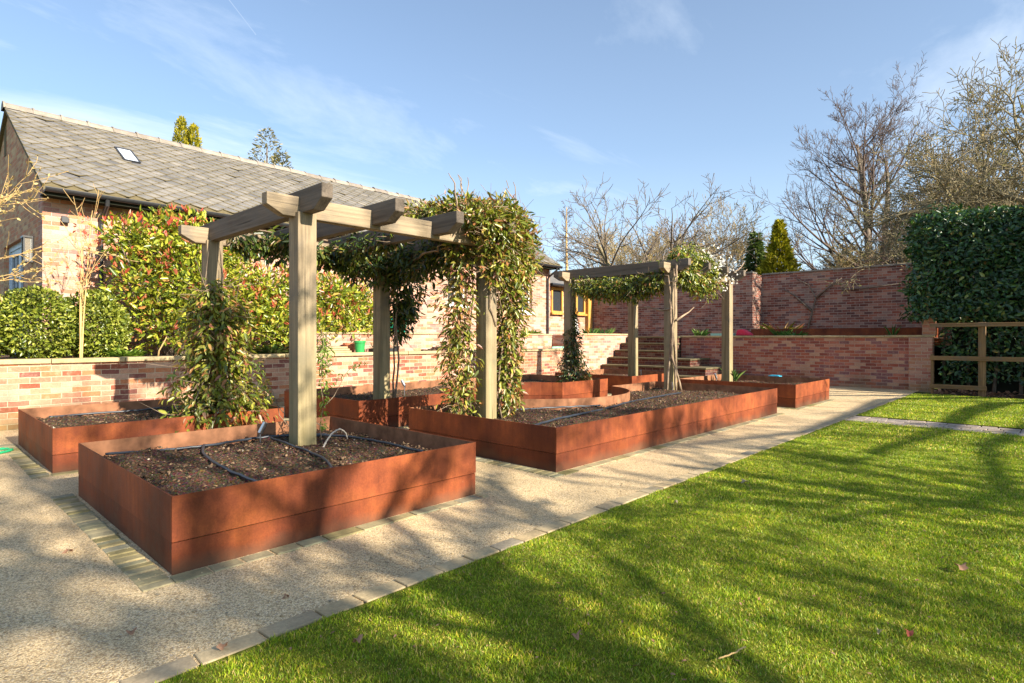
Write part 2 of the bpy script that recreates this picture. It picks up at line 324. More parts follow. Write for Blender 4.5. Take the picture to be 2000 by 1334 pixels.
M['bark'] = bark('grey_bark', (0.10, 0.08, 0.06), (0.24, 0.19, 0.15))
M['twig'] = bark('brown_twig', (0.16, 0.10, 0.075), (0.30, 0.21, 0.16))
M['twig_red'] = bark('reddish_twig', (0.085, 0.062, 0.052), (0.17, 0.125, 0.105))
M['lichen'] = bark('lichen_bark', (0.12, 0.10, 0.06), (0.33, 0.28, 0.17))
M['tan'] = bark('tan_stem', (0.42, 0.27, 0.11), (0.62, 0.43, 0.2))
M['ochretwig'] = bark('ochre_twig', (0.26, 0.19, 0.09), (0.45, 0.34, 0.18))
M['vinewood'] = bark('vine_wood', (0.13, 0.09, 0.06), (0.36, 0.27, 0.19))
M['photinia'] = leaf_mat('photinia_leaf', [(0.0, (0.045, 0.08, 0.012)), (0.28, (0.16, 0.22, 0.022)), (0.55, (0.35, 0.39, 0.035)), (0.88, (0.52, 0.50, 0.06)), (0.93, (0.52, 0.28, 0.08)), (0.975, (0.50, 0.09, 0.05)), (1.0, (0.55, 0.2, 0.13))], 0.3, 0.6, 0.3)
M['redtip'] = leaf_mat('photinia_tip', [(0.0, (0.45, 0.06, 0.04)), (0.6, (0.55, 0.13, 0.07)), (1.0, (0.55, 0.26, 0.12))], 0.35, 0.5, 0.35, (1.2, 0.9, 0.8))
M['box'] = leaf_mat('box_leaf', [(0.0, (0.05, 0.08, 0.012)), (0.4, (0.15, 0.19, 0.022)), (0.8, (0.29, 0.32, 0.04)), (1.0, (0.42, 0.42, 0.09))], 0.33, 0.5, 0.2)
M['vine'] = leaf_mat('clematis_leaf', [(0.0, (0.06, 0.095, 0.014)), (0.3, (0.14, 0.175, 0.02)), (0.65, (0.31, 0.33, 0.04)), (0.86, (0.46, 0.42, 0.08)), (0.93, (0.44, 0.2, 0.07)), (1.0, (0.3, 0.13, 0.06))], 0.32, 0.55, 0.3)
M['vine_rust'] = leaf_mat('clematis_leaf_rust', [(0.0, (0.08, 0.11, 0.018)), (0.35, (0.19, 0.19, 0.03)), (0.6, (0.33, 0.25, 0.06)), (0.74, (0.45, 0.2, 0.08)), (0.86, (0.26, 0.09, 0.06)), (1.0, (0.58, 0.40, 0.24))], 0.35, 0.5, 0.3)
M['ivy'] = leaf_mat('dark_ivy_leaf', [(0.0, (0.012, 0.028, 0.008)), (0.5, (0.035, 0.07, 0.014)), (0.85, (0.08, 0.12, 0.025)), (1.0, (0.2, 0.1, 0.04))], 0.3, 0.6, 0.2)
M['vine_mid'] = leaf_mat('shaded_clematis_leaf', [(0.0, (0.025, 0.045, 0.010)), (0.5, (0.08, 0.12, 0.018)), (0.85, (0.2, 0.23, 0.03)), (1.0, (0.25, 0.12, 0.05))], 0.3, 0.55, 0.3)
M['laurel'] = leaf_mat('hedge_leaf', [(0.0, (0.010, 0.035, 0.012)), (0.5, (0.028, 0.085, 0.025)), (0.85, (0.055, 0.13, 0.03)), (0.95, (0.12, 0.2, 0.04)), (0.975, (0.25, 0.28, 0.06)), (1.0, (0.16, 0.08, 0.03))], 0.33, 0.55, 0.2)
M['fresh'] = leaf_mat('fresh_leaf', [(0.0, (0.08, 0.16, 0.02)), (0.6, (0.2, 0.3, 0.04)), (1.0, (0.36, 0.42, 0.09))], 0.4, 0.4, 0.4)
M['bulb'] = leaf_mat('bulb_leaf', [(0.0, (0.05, 0.15, 0.035)), (0.7, (0.13, 0.26, 0.06)), (1.0, (0.3, 0.36, 0.1))], 0.4, 0.4, 0.3)
M['cypress'] = leaf_mat('golden_cypress', [(0.0, (0.12, 0.14, 0.012)), (0.5, (0.33, 0.29, 0.02)), (1.0, (0.55, 0.45, 0.04))], 0.6, 0.2, 0.3)
M['conifer'] = leaf_mat('dark_conifer', [(0.0, (0.05, 0.09, 0.025)), (0.6, (0.11, 0.15, 0.05)), (1.0, (0.2, 0.23, 0.09))], 0.6, 0.2, 0.2)
M['cedar'] = leaf_mat('blue_conifer', [(0.0, (0.12, 0.12, 0.06)), (0.6, (0.24, 0.22, 0.11)), (1.0, (0.36, 0.30, 0.15))], 0.6, 0.2, 0.2)
M['bud'] = leaf_mat('buds', [(0.0, (0.30, 0.21, 0.08)), (0.5, (0.46, 0.35, 0.14)), (1.0, (0.6, 0.5, 0.24))], 0.6, 0.2, 0.3)
M['olivebud'] = leaf_mat('olive_buds', [(0.0, (0.13, 0.12, 0.05)), (0.5, (0.24, 0.22, 0.08)), (1.0, (0.38, 0.34, 0.13))], 0.6, 0.2, 0.3)
M['catkin'] = leaf_mat('pale_catkins', [(0.0, (0.3, 0.22, 0.12)), (1.0, (0.58, 0.46, 0.30))], 0.6, 0.2, 0.3)
M['dryleaf'] = leaf_mat('dry_leaf', [(0.0, (0.24, 0.12, 0.07)), (1.0, (0.42, 0.25, 0.16))], 0.7, 0.2, 0.2, (1, .9, .8))
def lawn_mats():
    m, t, b = mat('lawn_soil_thatch', 0.9, 0.1); p = pos(t); f = noise(t, p, 40, 6, 0.7); g = noise(t, p, 1.5, 4)
    c = ramp(t, f, [(0.3, (0.07, 0.075, 0.010)), (0.55, (0.18, 0.2, 0.02)), (0.75, (0.32, 0.28, 0.06))])
    setc(t, b, mixc(t, 0.5, c, ramp(t, g, [(0.3, (0.75, 0.75, 0.6)), (0.7, (1.2, 1.15, 1))]), 'MULTIPLY')); bump(t, b, f, 1.0, 0.02)
    m2 = leaf_mat('grass_blade', [(0.0, (0.085, 0.155, 0.014)), (0.42, (0.25, 0.395, 0.02)), (0.72, (0.43, 0.53, 0.03)), (0.88, (0.60, 0.51, 0.08)), (1.0, (0.64, 0.46, 0.22))], 0.45, 0.35, 0.32)
    t = m2.node_tree; b = t.nodes['Principled BSDF']
    src = b.inputs['Base Color'].links[0].from_socket; g = noise(t, pos(t), 1.1, 5, 0.6); g4 = noise(t, pos(t), 13, 4, 0.65); src = mixc(t, 0.9, src, ramp(t, g4, [(0.3, (0.42, 0.42, 0.45)), (0.5, (0.95, 0.95, 0.95)), (0.7, (1.6, 1.35, 1.25))]), 'MULTIPLY')
    c = mixc(t, 0.75, src, ramp(t, g, [(0.30, (0.5, 0.62, 0.55)), (0.5, (1, 1, 1)), (0.68, (1.45, 1.18, 0.95))]), 'MULTIPLY'); setc(t, b, c)
    return m, m2
M['thatch'], M['grass'] = lawn_mats()
def earth():
    m, t, b = mat('rough_grassland', 0.95, 0.1); p = pos(t); f = noise(t, p, 3, 7, 0.7)
    setc(t, b, ramp(t, f, [(0.3, (0.05, 0.06, 0.02)), (0.6, (0.12, 0.13, 0.04)), (0.8, (0.2, 0.17, 0.08))])); return m
M['earth'] = earth()

# ---------------------------------------------------------------- helpers: plants
def unit(a): return a / np.maximum(np.linalg.norm(a, axis=-1, keepdims=True), 1e-9)
def leaves_np(P, D, U, size, aspect=0.4, fold=0.25, droop=0.15, rng=None, jit=0.6):
    """leaf meshes at P, long axis D, up U: six verts, two folded faces each"""
    n = len(P); rng = rng or np.random.default_rng(1)
    s = size * (1 + jit * (rng.random(n) - 0.5) * 2); s = s[:, None]
    D = unit(D); S = unit(np.cross(D, U)); Nn = np.cross(S, D); w = s * aspect * 0.5
    b = P; t = P + D * s - Nn * s * droop
    l1 = P + D * s * 0.3 + S * w * 0.9 + Nn * w * fold; r1 = P + D * s * 0.3 - S * w * 0.9 + Nn * w * fold
    l2 = P + D * s * 0.68 + S * w * 0.75 + Nn * (w * fold - s * droop * 0.4); r2 = P + D * s * 0.68 - S * w * 0.75 + Nn * (w * fold - s * droop * 0.4)
    V = np.stack([b, l1, l2, t, r2, r1], 1).reshape(-1, 3)
    i = np.arange(n)[:, None] * 6
    F = np.concatenate([i + np.array([[0, 3, 2, 1]]), i + np.array([[0, 5, 4, 3]])])
    return V, F
class Foliage:
    def __init__(s, seed): s.V = []; s.F = []; s.n = 0; s.rng = np.random.default_rng(seed)
    def add(s, P, D, U, size, **k):
        V, F = leaves_np(np.asarray(P, float), np.asarray(D, float), np.asarray(U, float), size, rng=s.rng, **k)
        s.V.append(V); s.F.append(F + s.n); s.n += len(V)
    def blobs(s, centres, radii, n, size, shell=0.55, lump=0.18, up=0.4, flat=0.4, **k):
        """leaves through the outer shell of lumpy ellipsoids"""
        r = s.rng; centres = np.asarray(centres, float); radii = np.asarray(radii, float)
        if radii.ndim == 1: radii = np.repeat(radii[:, None], 3, 1)
        vol = radii.prod(1) ** (2 / 3); w = vol / vol.sum(); idx = r.choice(len(centres), n, p=w)
        d = unit(r.normal(size=(n, 3))); rad = 1 - shell * r.random(n) ** 1.6
        ph = r.random((3, 3)) * 6
        lm = 1 + lump * (np.sin(d @ (np.eye(3)[0] * 5) + ph[0, 0] + idx) * np.sin(d[:, 2] * 6 + ph[0, 1]) + 0.6 * np.sin(d[:, 1] * 9 + ph[0, 2] + 2 * idx))
        P = centres[idx] + d * radii[idx] * (rad * lm)[:, None]
        D = unit(d + np.array([0, 0, up]) + r.normal(size=(n, 3)) * 0.75)
        U = unit(d * (1 - flat) + np.array([0, 0, 1]) * flat + r.normal(size=(n, 3)) * 0.5)
        s.add(P, D, U, size, **k)
    def along(s, pts, rad, n, size, droop_dir=-0.8, spread=0.8, **k):
        """leaves scattered round a polyline, hanging"""
        r = s.rng; pts = np.asarray(pts, float); rad = np.broadcast_to(np.asarray(rad, float), (len(pts),))
        seg = np.linalg.norm(np.diff(pts, axis=0), axis=1) * (rad[1:] + rad[:-1]); c = np.concatenate([[0], np.cumsum(seg)]); q = r.random(n) * c[-1]
        i = np.clip(np.searchsorted(c, q) - 1, 0, len(seg) - 1); f = (q - c[i]) / np.maximum(seg[i], 1e-9)
        base = pts[i] * (1 - f)[:, None] + pts[i + 1] * f[:, None]; rr = rad[i] * (1 - f) + rad[i + 1] * f
        o = r.normal(size=(n, 3)); o = unit(o) * (r.random(n) ** 0.55 * rr)[:, None]
        clump = 0.82 + 0.3 * np.sin(base[:, 2] * 9 + base[:, 0] * 5) * np.sin(base[:, 1] * 7 + 1); P = base + o * clump[:, None]
        out = unit(o * np.array([1, 1, 0.3]))
        D = unit(out * spread + np.array([0, 0, droop_dir]) + r.normal(size=(n, 3)) * 0.55)
        U = unit(out + np.array([0, 0, 0.6]) + r.normal(size=(n, 3)) * 0.4)
        s.add(P, D, U, size, **k)
    def build(s, name, m, parent, local=False):
        return mesh_np(name, np.concatenate(s.V), np.concatenate(s.F), m, parent, base=None if local else wloc(parent))
def frusta(segs, k=4):
    """many tapered twigs as one set of verts and faces"""
    a = np.array([x[0] for x in segs]); b = np.array([x[1] for x in segs]); ra = np.array([x[2] for x in segs]); rb = np.array([x[3] for x in segs])
    t = unit(b - a); ref = np.where(np.abs(t[:, 2:3]) < 0.9, np.array([[0, 0, 1.0]]), np.array([[1.0, 0, 0]])); e1 = unit(np.cross(t, ref)); e2 = np.cross(t, e1)
    w = np.arange(k) * 2 * np.pi / k; cs = np.cos(w)[None, :, None]; sn = np.sin(w)[None, :, None]
    A = a[:, None] + (e1[:, None] * cs + e2[:, None] * sn) * ra[:, None, None]; B = b[:, None] + (e1[:, None] * cs + e2[:, None] * sn) * rb[:, None, None]
    V = np.concatenate([A, B], 1).reshape(-1, 3); i = np.arange(len(a))[:, None] * 2 * k
    F = np.concatenate([i + np.array([[j, (j + 1) % k, k + (j + 1) % k, k + j]]) for j in range(k)])
    return V, F
def rot_about(d, ang, az):
    x, y, z = d; rx, ry, rz = (0.0, 0.0, 1.0) if abs(z) < 0.95 else (1.0, 0.0, 0.0)
    ax, ay, az_ = y * rz - z * ry, z * rx - x * rz, x * ry - y * rx; m = math.sqrt(ax * ax + ay * ay + az_ * az_); ax /= m; ay /= m; az_ /= m
    bx, by, bz = y * az_ - z * ay, z * ax - x * az_, x * ay - y * ax; c, s = math.cos(ang), math.sin(ang); p, q = math.cos(az) * s, math.sin(az) * s
    return (x * c + ax * p + bx * q, y * c + ay * p + by * q, z * c + az_ * p + bz * q)
def grow(out, p, d, length, r, lev, P, rng):
    n = P['n'][lev]; st = length / n; px, py, pz = p; dx, dy, dz = d; kids = P['kids'][lev] if lev < len(P['kids']) else 0
    m = math.sqrt(dx * dx + dy * dy + dz * dz); dx /= m; dy /= m; dz /= m
    where = sorted(rng.uniform(P['from'][lev], 1.0) for _ in range(kids)) if kids else []; wi = 0; az = rng.uniform(0, 6.28); wob, up, tp, rmin = P['wob'][lev], P['up'][lev], P['taper'][lev], P['rmin']; G = rng.gauss
    for i in range(n):
        dx += G(0, wob); dy += G(0, wob); dz += G(0, wob) + up; m = math.sqrt(dx * dx + dy * dy + dz * dz); dx /= m; dy /= m; dz /= m
        r2 = max(r * (1 - (i + 1) / n * tp), rmin); r1 = max(r * (1 - i / n * tp), rmin); qx, qy, qz = px + dx * st, py + dy * st, pz + dz * st
        out.append(((px, py, pz), (qx, qy, qz), r1, r2, lev))
        while wi < len(where) and where[wi] <= (i + 1) / n:
            f = (where[wi] * n - i) * st; az += 2.4 + G(0, 0.5); ang = P['ang'][lev] * rng.uniform(0.7, 1.3)
            grow(out, (px + dx * f, py + dy * f, pz + dz * f), rot_about((dx, dy, dz), ang, az), length * P['lr'][lev] * rng.uniform(0.65, 1.15) * (1 - P['shrink'][lev] * where[wi]), r1 * P['rr'][lev], lev + 1, P, rng); wi += 1
        px, py, pz = qx, qy, qz
def tree(name, label, cat, base, P, length, r, seed, bark_m, twig_m, lean=(0, 0, 1), group=None, bud=None, budn=0, budsize=0.03, stems=1, spread=0.3, k=4, trunkmax=0, trunk_name='trunk', keep=None, limbs=()):
    rng = np.random.default_rng(seed); segs = []; pr = random.Random(seed)
    for s in range(stems):
        sp_ = spread if stems > 1 else 0
        grow(segs, (pr.gauss(0, 0.3 * sp_), pr.gauss(0, 0.3 * sp_), -0.1), (lean[0] + pr.gauss(0, sp_), lean[1] + pr.gauss(0, sp_), lean[2]), length * (pr.uniform(0.8, 1.05) if stems > 1 else 1), r, 0, P, pr)
    for pl, r0 in limbs:
        for i in range(len(pl) - 1):
            a, b = (tuple(pl[q][c] - base[c] for c in range(3)) for q in (i, i + 1)); f0, f1 = 1 - .7 * i / (len(pl) - 1), 1 - .7 * (i + 1) / (len(pl) - 1)
            segs.append((a, b, r0 * f0, r0 * f1, 1)); d = tuple(b[c] - a[c] for c in range(3))
            for _ in range(3): grow(segs, tuple(a[c] + d[c] * pr.random() for c in range(3)), rot_about(tuple(x / max(1e-6, math.sqrt(sum(y * y for y in d))) for x in d), pr.uniform(.5, 1.1), pr.uniform(0, 6.28)), pr.uniform(.8, 1.8), r0 * f0 * .3, 2, P, pr)
    root = thing(name, label, cat, base, 0, group)
    if keep is not None: segs = [s for s in segs if keep(s[1] + np.array(base))]
    tr = [s for s in segs if s[4] <= trunkmax]; br = [s for s in segs if s[4] > trunkmax]
    V, F = frusta(tr, 8); mesh_np(trunk_name, V, F, bark_m, root, True)
    if br: V, F = frusta(br, k); mesh_np('branches', V, F, twig_m, root)
    if bud and budn:
        lmax = max(x[4] for x in br); tips = [s for s in br if s[4] >= lmax - 1]; i = rng.integers(0, len(tips), budn); f = rng.random(budn)[:, None]
        a = np.array([tips[j][0] for j in i]); b = np.array([tips[j][1] for j in i])
        fo = Foliage(seed + 7); fo.add(a * (1 - f) + b * f, unit(b - a) + rng.normal(size=(budn, 3)) * 0.7, rng.normal(size=(budn, 3)), budsize, aspect=0.6); fo.build('foliage', bud, root, True)  # this mesh is the buds along the finest twigs, not leaves
    return root

# ================================================================ SETTING
rg = random.Random(5); nr = np.random.default_rng(5)
def struct(o): o['kind'] = 'structure'; return o
def sheet(name, m, poly, z):
    return struct(MB().poly([(x, y, z) for x, y in poly], [tuple(range(len(poly)))]).build(name, m))
sheet('ground', M['earth'], [(-300, -300), (300, -300), (300, 300), (-300, 300)], -0.02)
sheet('gravel_path', M['gravel'], [(-14, 2.30), (14.9, 2.30), (15.97, 2.30), (15.97, 9.95), (-14, 9.95)], 0.0)
LAWN = [[(-16, -12), (9.47, -12), (9.47, 2.27), (-16, 2.27)], [(10.14, -12), (15.05, -12), (15.05, 2.02), (14.55, 2.27), (10.14, 2.27)]]
lw = MB()
for pl in LAWN: lw.poly([(x, y, 0.008) for x, y in pl], [tuple(range(len(pl)))])
struct(lw.build('lawn', M['thatch']))
sheet('hedge_border_soil', M['soil'], [(15.05, -12), (18, -12), (18, 2.0), (15.05, 2.0)], 0.006)
def grass():
    rng = np.random.default_rng(3); V = []; n_all = 0
    def patch(n, x0, x1, y0, y1, h, w):
        x = rng.uniform(x0, x1, n); y = rng.uniform(y0, y1, n)
        d = np.hypot(x, y); keep = ~((x > 9.45) & (x < 10.16)) & (x < 15.0) & (y < 2.27 - 0.012 * (1 + np.sin(x * 9) + np.sin(x * 23)))
        x, y = x[keep], y[keep]; m = len(x)
        tuft = 0.55 + 0.8 * (np.sin(x * 17 + 1.3 * np.sin(y * 11)) * np.sin(y * 19 + 2 * np.sin(x * 6)) * 0.5 + 0.5)
        hh = h * (0.5 + rng.random(m) * 0.8) * tuft; a = rng.uniform(0, 6.28, m); ln = rng.uniform(0.1, 1.1, m) * hh
        b = rng.uniform(0, 6.28, m); ww = w * (0.6 + 0.8 * rng.random(m))
        p = np.stack([x, y, np.full(m, 0.005)], 1); s = np.stack([np.cos(b), np.sin(b), np.zeros(m)], 1) * ww[:, None] / 2
        mid = p + np.stack([np.cos(a) * ln * 0.35, np.sin(a) * ln * 0.35, hh * 0.6], 1); tip = p + np.stack([np.cos(a) * ln, np.sin(a) * ln, hh], 1)
        V.append(np.stack([p - s, p + s, mid + s * 0.8, tip, mid - s * 0.8], 1).reshape(-1, 3))
    patch(260000, 0.3, 4.0, 0.0, 2.27, 0.0155, 0.0030)
    patch(140000, 4.0, 7.5, 0.0, 2.27, 0.017, 0.0045)
    patch(60000, 7.5, 15.0, 0.2, 2.27, 0.020, 0.008)
    patch(70000, -4, 9, -2.2, 0.0, 0.020, 0.008)
    patch(60000, 7.5, 15.0, -3.0, 0.2, 0.020, 0.010)
    V = np.concatenate(V); i = np.arange(len(V) // 5)[:, None] * 5
    o = mesh_np('lawn_grass', V, [i + np.array([[0, 1, 2, 4]]), i + np.array([[4, 2, 3]])], M['grass']); o['kind'] = 'stuff'
    props(o, 'short mown green lawn grass with yellowish blades', 'grass')
grass()
def lawn_bits():
    f = Foliage(66); r = f.rng; n = 900; x = .6 + 9 * r.random(n) ** 1.4; y = r.uniform(.05, 2.2, n)
    f.add(np.stack([x, y, np.full(n, .017)], 1), r.normal(size=(n, 3)) * [1, 1, .15], r.normal(size=(n, 3)) * .3 + [0, 0, 1], .016, aspect=.45); return f
def stones(name, m, rows):
    """rows: (x0,y0,x1,y1,width,length,z0,z1) lines of separate little blocks"""
    b = MB()
    for x0, y0, x1, y1, w, ln, z0, z1 in rows:
        d = Vector((x1 - x0, y1 - y0, 0)); tot = d.length; d /= tot; s = Vector((-d.y, d.x, 0)); t = 0
        while t < tot - 0.03:
            l = min(ln * rg.uniform(0.75, 1.25), tot - t); g = 0.005; zz = z1 + rg.uniform(-0.003, 0.003); dw = rg.uniform(-0.006, 0.006)
            p = Vector((x0, y0, z0)) + d * (t + g); q = Vector((x0, y0, z0)) + d * (t + l - g); e = s * (w + dw)
            jj = [Vector((rg.uniform(-.004, .004), rg.uniform(-.004, .004), 0)) for _ in range(4)]
            c = [p + jj[0], q + jj[1], q + e + jj[2], p + e + jj[3]]
            b.prism(c, (0, 0, zz - z0)); t += l
    return struct(b.build(name, m, bevel=0.006))
stones('path_kerb', M['kerb'], [(-14, 2.275, 14.6, 2.275, 0.105, 0.21, -0.03, 0.012)])
rw = []
for k in range(5): rw.append((9.49 + k * 0.13, 2.25, 9.49 + k * 0.13, -12, -0.122, 0.2, -0.03, 0.016))
stones('paved_cross_path', M['pathsett'], rw)
BX = [(0.96, 3.06), (4.04, 9.63), (10.52, 12.52)]; BY = [(3.26, 5.43), (6.47, 8.53)]
rw = []
for x0, x1 in BX:
    for y0, y1 in BY:
        rw += [(x0 - 0.02, y0 - 0.012, x1 + 0.03, y0 - 0.012, -0.10, 0.19, -0.03, 0.007), (x0 - 0.155, y0 - 0.115, x0 - 0.155, y1 + 0.1, -0.135, 0.085, -0.03, 0.005)]
stones('sett_border', M['sett'], rw)
def loose():
    r = np.random.default_rng(8); n = 7000; a = r.uniform(.25, 2.35, n); d = 1.9 + 7 * r.random(n) ** 1.3; x, y = d * np.cos(a), d * np.sin(a)
    inb = np.zeros(n, bool)
    for x0, x1 in BX:
        for y0, y1 in BY: inb |= (x > x0 - .02) & (x < x1 + .02) & (y > y0 - .02) & (y < y1 + .02)
    k = (y > 2.4) & (y < 9.9) & ~inb; x, y = x[k], y[k]; n = len(x); s = .0025 + .005 * r.random(n) ** 2
    off = r.normal(size=(n, 6, 3)) * .3 + np.array([[1, 0, 0], [-1, 0, 0], [0, 1, 0], [0, -1, 0], [0, 0, .7], [0, 0, -.7]])[None]
    V = (np.stack([x, y, .4 * s + .001], 1)[:, None] + off * s[:, None, None]).reshape(-1, 3); i = np.arange(n)[:, None] * 6
    F = np.concatenate([i + np.array([q]) for q in ((0, 2, 4), (2, 1, 4), (1, 3, 4), (3, 0, 4), (2, 0, 5), (1, 2, 5), (3, 1, 5), (0, 3, 5))])
    o = mesh_np('loose_gravel', V, F, M['kerb']); o['kind'] = 'stuff'; props(o, 'loose small stones scattered over the gravel path', 'gravel')
loose()
_f = lawn_bits(); o = mesh_np('lawn_litter', np.concatenate(_f.V), np.concatenate(_f.F), M['dryleaf']); o['kind'] = 'stuff'; props(o, 'tiny dead bits of leaf lying in the lawn', 'litter')
# terraces
def bumpy(name, m, x0, x1, y0, y1, z, amp, step=0.12, seed=1):
    nx = max(2, int((x1 - x0) / step)); ny = max(2, int((y1 - y0) / step)); X, Y = np.meshgrid(np.linspace(x0, x1, nx + 1), np.linspace(y0, y1, ny + 1))
    r = np.random.default_rng(seed); Z = z + amp * (np.sin(X * 2.1 + seed) * np.sin(Y * 2.7) * 0.6 + r.normal(0, 0.35, X.shape))
    V = np.stack([X, Y, Z], -1).reshape(-1, 3); i = np.arange(ny)[:, None] * (nx + 1) + np.arange(nx)[None]; i = i.reshape(-1, 1)
    return mesh_np(name, V, i + np.array([[0, 1, nx + 2, nx + 1]]), m, smooth=True)
struct(bumpy('terrace_soil', M['soil_dry'], -12, 15.9, 10.18, 14.0, 0.87, 0.035))
struct(bumpy('upper_terrace_soil', M['soil_dry'], 12.95, 15.9, 10.18, 13.2, 1.26, 0.02, seed=2))
struct(bumpy('raised_terrace_soil', M['soil_dry'], 16.2, 19.0, 2.1, 13.2, 1.20, 0.02, seed=3))
struct(bumpy('raised_border_soil', M['soil_dry'], 17.32, 18.98, 2.32, 6.6, 1.42, 0.015, seed=6))
struct(bumpy('house_terrace_soil', M['soil_dry'], 5.6, 12.95, 10.75, 13.2, 1.27, 0.015, seed=4))
bx = MB(); bx.poly([(19.05, -40, 1.1), (120, -40, 1.5), (120, 90, 1.5), (19.05, 90, 1.1)], [(0, 1, 2, 3)]); bx.poly([(-30, 20.5, 0.9), (19.05, 20.5, 0.9), (19.05, 90, 1.2), (-30, 90, 1.2)], [(0, 1, 2, 3)])
struct(bx.build('field', M['earth']))

# ================================================================ WALLS
def wall(name, label, boxes, m, copes, cat='wall', copem='coping', group=None, cname='coping'):
    b0 = boxes[0]; t = thing(name, label, cat, ((b0[0] + b0[1]) / 2, (b0[2] + b0[3]) / 2, b0[4]), 0, group)
    b = MB()
    for q in boxes: b.box(*q)
    b.build('brickwork', m, t)
    if copes:
        c = MB()
        for (x0, x1, y0, y1, z0, z1, ln, ax) in copes:
            a0, a1 = (x0, x1) if ax == 0 else (y0, y1); p = a0
            while p < a1 - 0.02:
                l = min(ln * rg.uniform(0.85, 1.15), a1 - p); dz = rg.uniform(-0.004, 0.004); o = rg.uniform(-0.006, 0.006)
                if ax == 0: c.box(p + 0.003, p + l - 0.003, y0 + o, y1 + o, z0, z1 + dz)
                else: c.box(x0 + o, x1 + o, p + 0.003, p + l - 0.003, z0, z1 + dz)
                p += l
        c.build(cname, M[copem], t, bevel=0.008)
    return t
wall('retaining_wall', 'long low retaining wall of pale sunlit bricks with stone coping behind the left planters', [(-12, 12.9, 9.94, 10.16, -0.05, 0.855)], M['brick_ret'], [(-12, 12.9, 9.90, 10.22, 0.855, 0.915, 0.85, 0)])
wall('retaining_wall', 'taller sunlit pink brick wall with thin pale coping left of the steps', [(12.9, 16.19, 9.943, 10.16, -0.05, 1.285), (12.9, 13.1, 10.16, 10.74, 0.6, 1.283)], M['brick_house'], [(12.9, 16.19, 9.91, 10.2, 1.285, 1.33, 0.9, 0)])
wall('garden_wall', 'low set-back brick wall along the terrace in front of the house', [(5.5, 12.896, 10.56, 10.74, 0.8, 1.28)], M['brick_house'], [(5.5, 12.896, 10.53, 10.77, 1.28, 1.315, 0.7, 0)])
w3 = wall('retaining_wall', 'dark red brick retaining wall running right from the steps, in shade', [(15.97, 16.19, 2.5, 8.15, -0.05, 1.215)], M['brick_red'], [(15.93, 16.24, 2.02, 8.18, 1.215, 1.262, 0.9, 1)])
w3p = MB().box(15.90, 16.2, 2.05, 2.497, -0.05, 1.213).build('end_pier', M['brick_pier'], w3)
MB().box(15.98, 16.2, 2.0, 2.25, 1.262, 1.67).build('upper_pier', M['brick_pier'], w3)
wall('garden_wall', 'tall old brick wall of the raised terrace, right of the buttress corner and left of the hedge', [(19.0, 19.3, -3, 6.9, 1.0, 3.2)], M['brick_old'], [(18.96, 19.34, -3, 6.9, 3.2, 3.25, 0.3, 1)], copem='ridge')
wall('garden_wall', 'tall red brick wall behind the far pergola with a sunlit end return', [(18.2, 18.5, 6.9, 13.0, 1.0, 3.2), (18.5, 19.3, 6.902, 7.1, 1.0, 3.198)], M['brick_old'], [(18.16, 18.54, 6.88, 13.0, 3.2, 3.25, 0.3, 1)], copem='ridge')
# corten edging on the raised terrace
MBe = MB().box(17.3, 17.31, 2.3, 6.6, 1.1, 1.46).box(17.311, 18.98, 2.3, 2.31, 1.1, 1.46).build('border_edging', M['corten'])
props(MBe, 'low dark rusty steel edging on the terrace before the tall old wall', 'edging')

# steps
def steps():
    t = thing('garden_steps', 'wide stone steps with red risers rising through the wall behind the far pergola', 'steps', (14.8, 8.6, 0))
    lv = [(14.05, 6.15, 9.9, 0.21), (14.4, 6.65, 9.9, 0.42), (14.75, 7.25, 9.9, 0.63), (15.1, 8.16, 9.9, 0.84), (15.45, 8.16, 9.9, 1.05), (15.80, 8.16, 9.9, 1.245)]
    for i, (x, y0, y1, z) in enumerate(lv):
        zl = 0 if i == 0 else lv[i - 1][3]
        MB().box(x + 0.03, 16.15 if i > 2 else 15.965, y0 + 0.03, y1, zl - (0.02 if i == 0 else 0), z - 0.045).build('riser', M['riser'], t)
        MB().box(x, 16.17 if i > 2 else 15.966, y0, y1, z - 0.045, z - (0.001 if i < 5 else 0)).build('tread', M['tread'], t, bevel=0.008)
steps()

# ================================================================ HOUSE
A3 = R(2.0); H0 = (1.68, 12.21)
def openwall(b, x0, x1, y0, y1, z0, z1, ops):
    """wall along x with rectangular openings (xa,xb,za,zb)"""
    p = x0
    for xa, xb, za, zb in sorted(ops):
        b.box(p, xa, y0, y1, z0, z1); b.box(xa, xb, y0, y1, z0, za); b.box(xa, xb, y0, y1, zb, z1); p = xb
    b.box(p, x1, y0, y1, z0, z1)
def window(parent, x0, x1, z0, z1, y, m, bars=(1, 2), sill=True, silm='white', local=True):
    f = MB(); w = 0.055
    f.box(x0, x0 + w, y, y + 0.06, z0, z1); f.box(x1 - w, x1, y, y + 0.06, z0, z1); f.box(x0 + w, x1 - w, y, y + 0.06, z1 - w, z1); f.box(x0 + w, x1 - w, y, y + 0.06, z0, z0 + w)
    for i in range(1, bars[0] + 1):
        c = x0 + (x1 - x0) * i / (bars[0] + 1); f.box(c - 0.02, c + 0.02, y + 0.006, y + 0.055, z0 + w, z1 - w)
    for i in range(1, bars[1] + 1):
        c = z0 + (z1 - z0) * i / (bars[1] + 1); f.box(x0 + w, x1 - w, y + 0.012, y + 0.05, c - 0.012, c + 0.012)
    o = f.build('window', m, parent, local=local)
    MB().box(x0 + 0.03, x1 - 0.03, y + 0.028, y + 0.034, z0 + 0.03, z1 - 0.03).build('pane', M['glass'], o, local=True)
    if sill: MB().box(x0 - 0.08, x1 + 0.08, y - 0.15, y + 0.02, z0 - 0.10, z0 - 0.002).build('sill', M[silm], o, local=True)
    return o
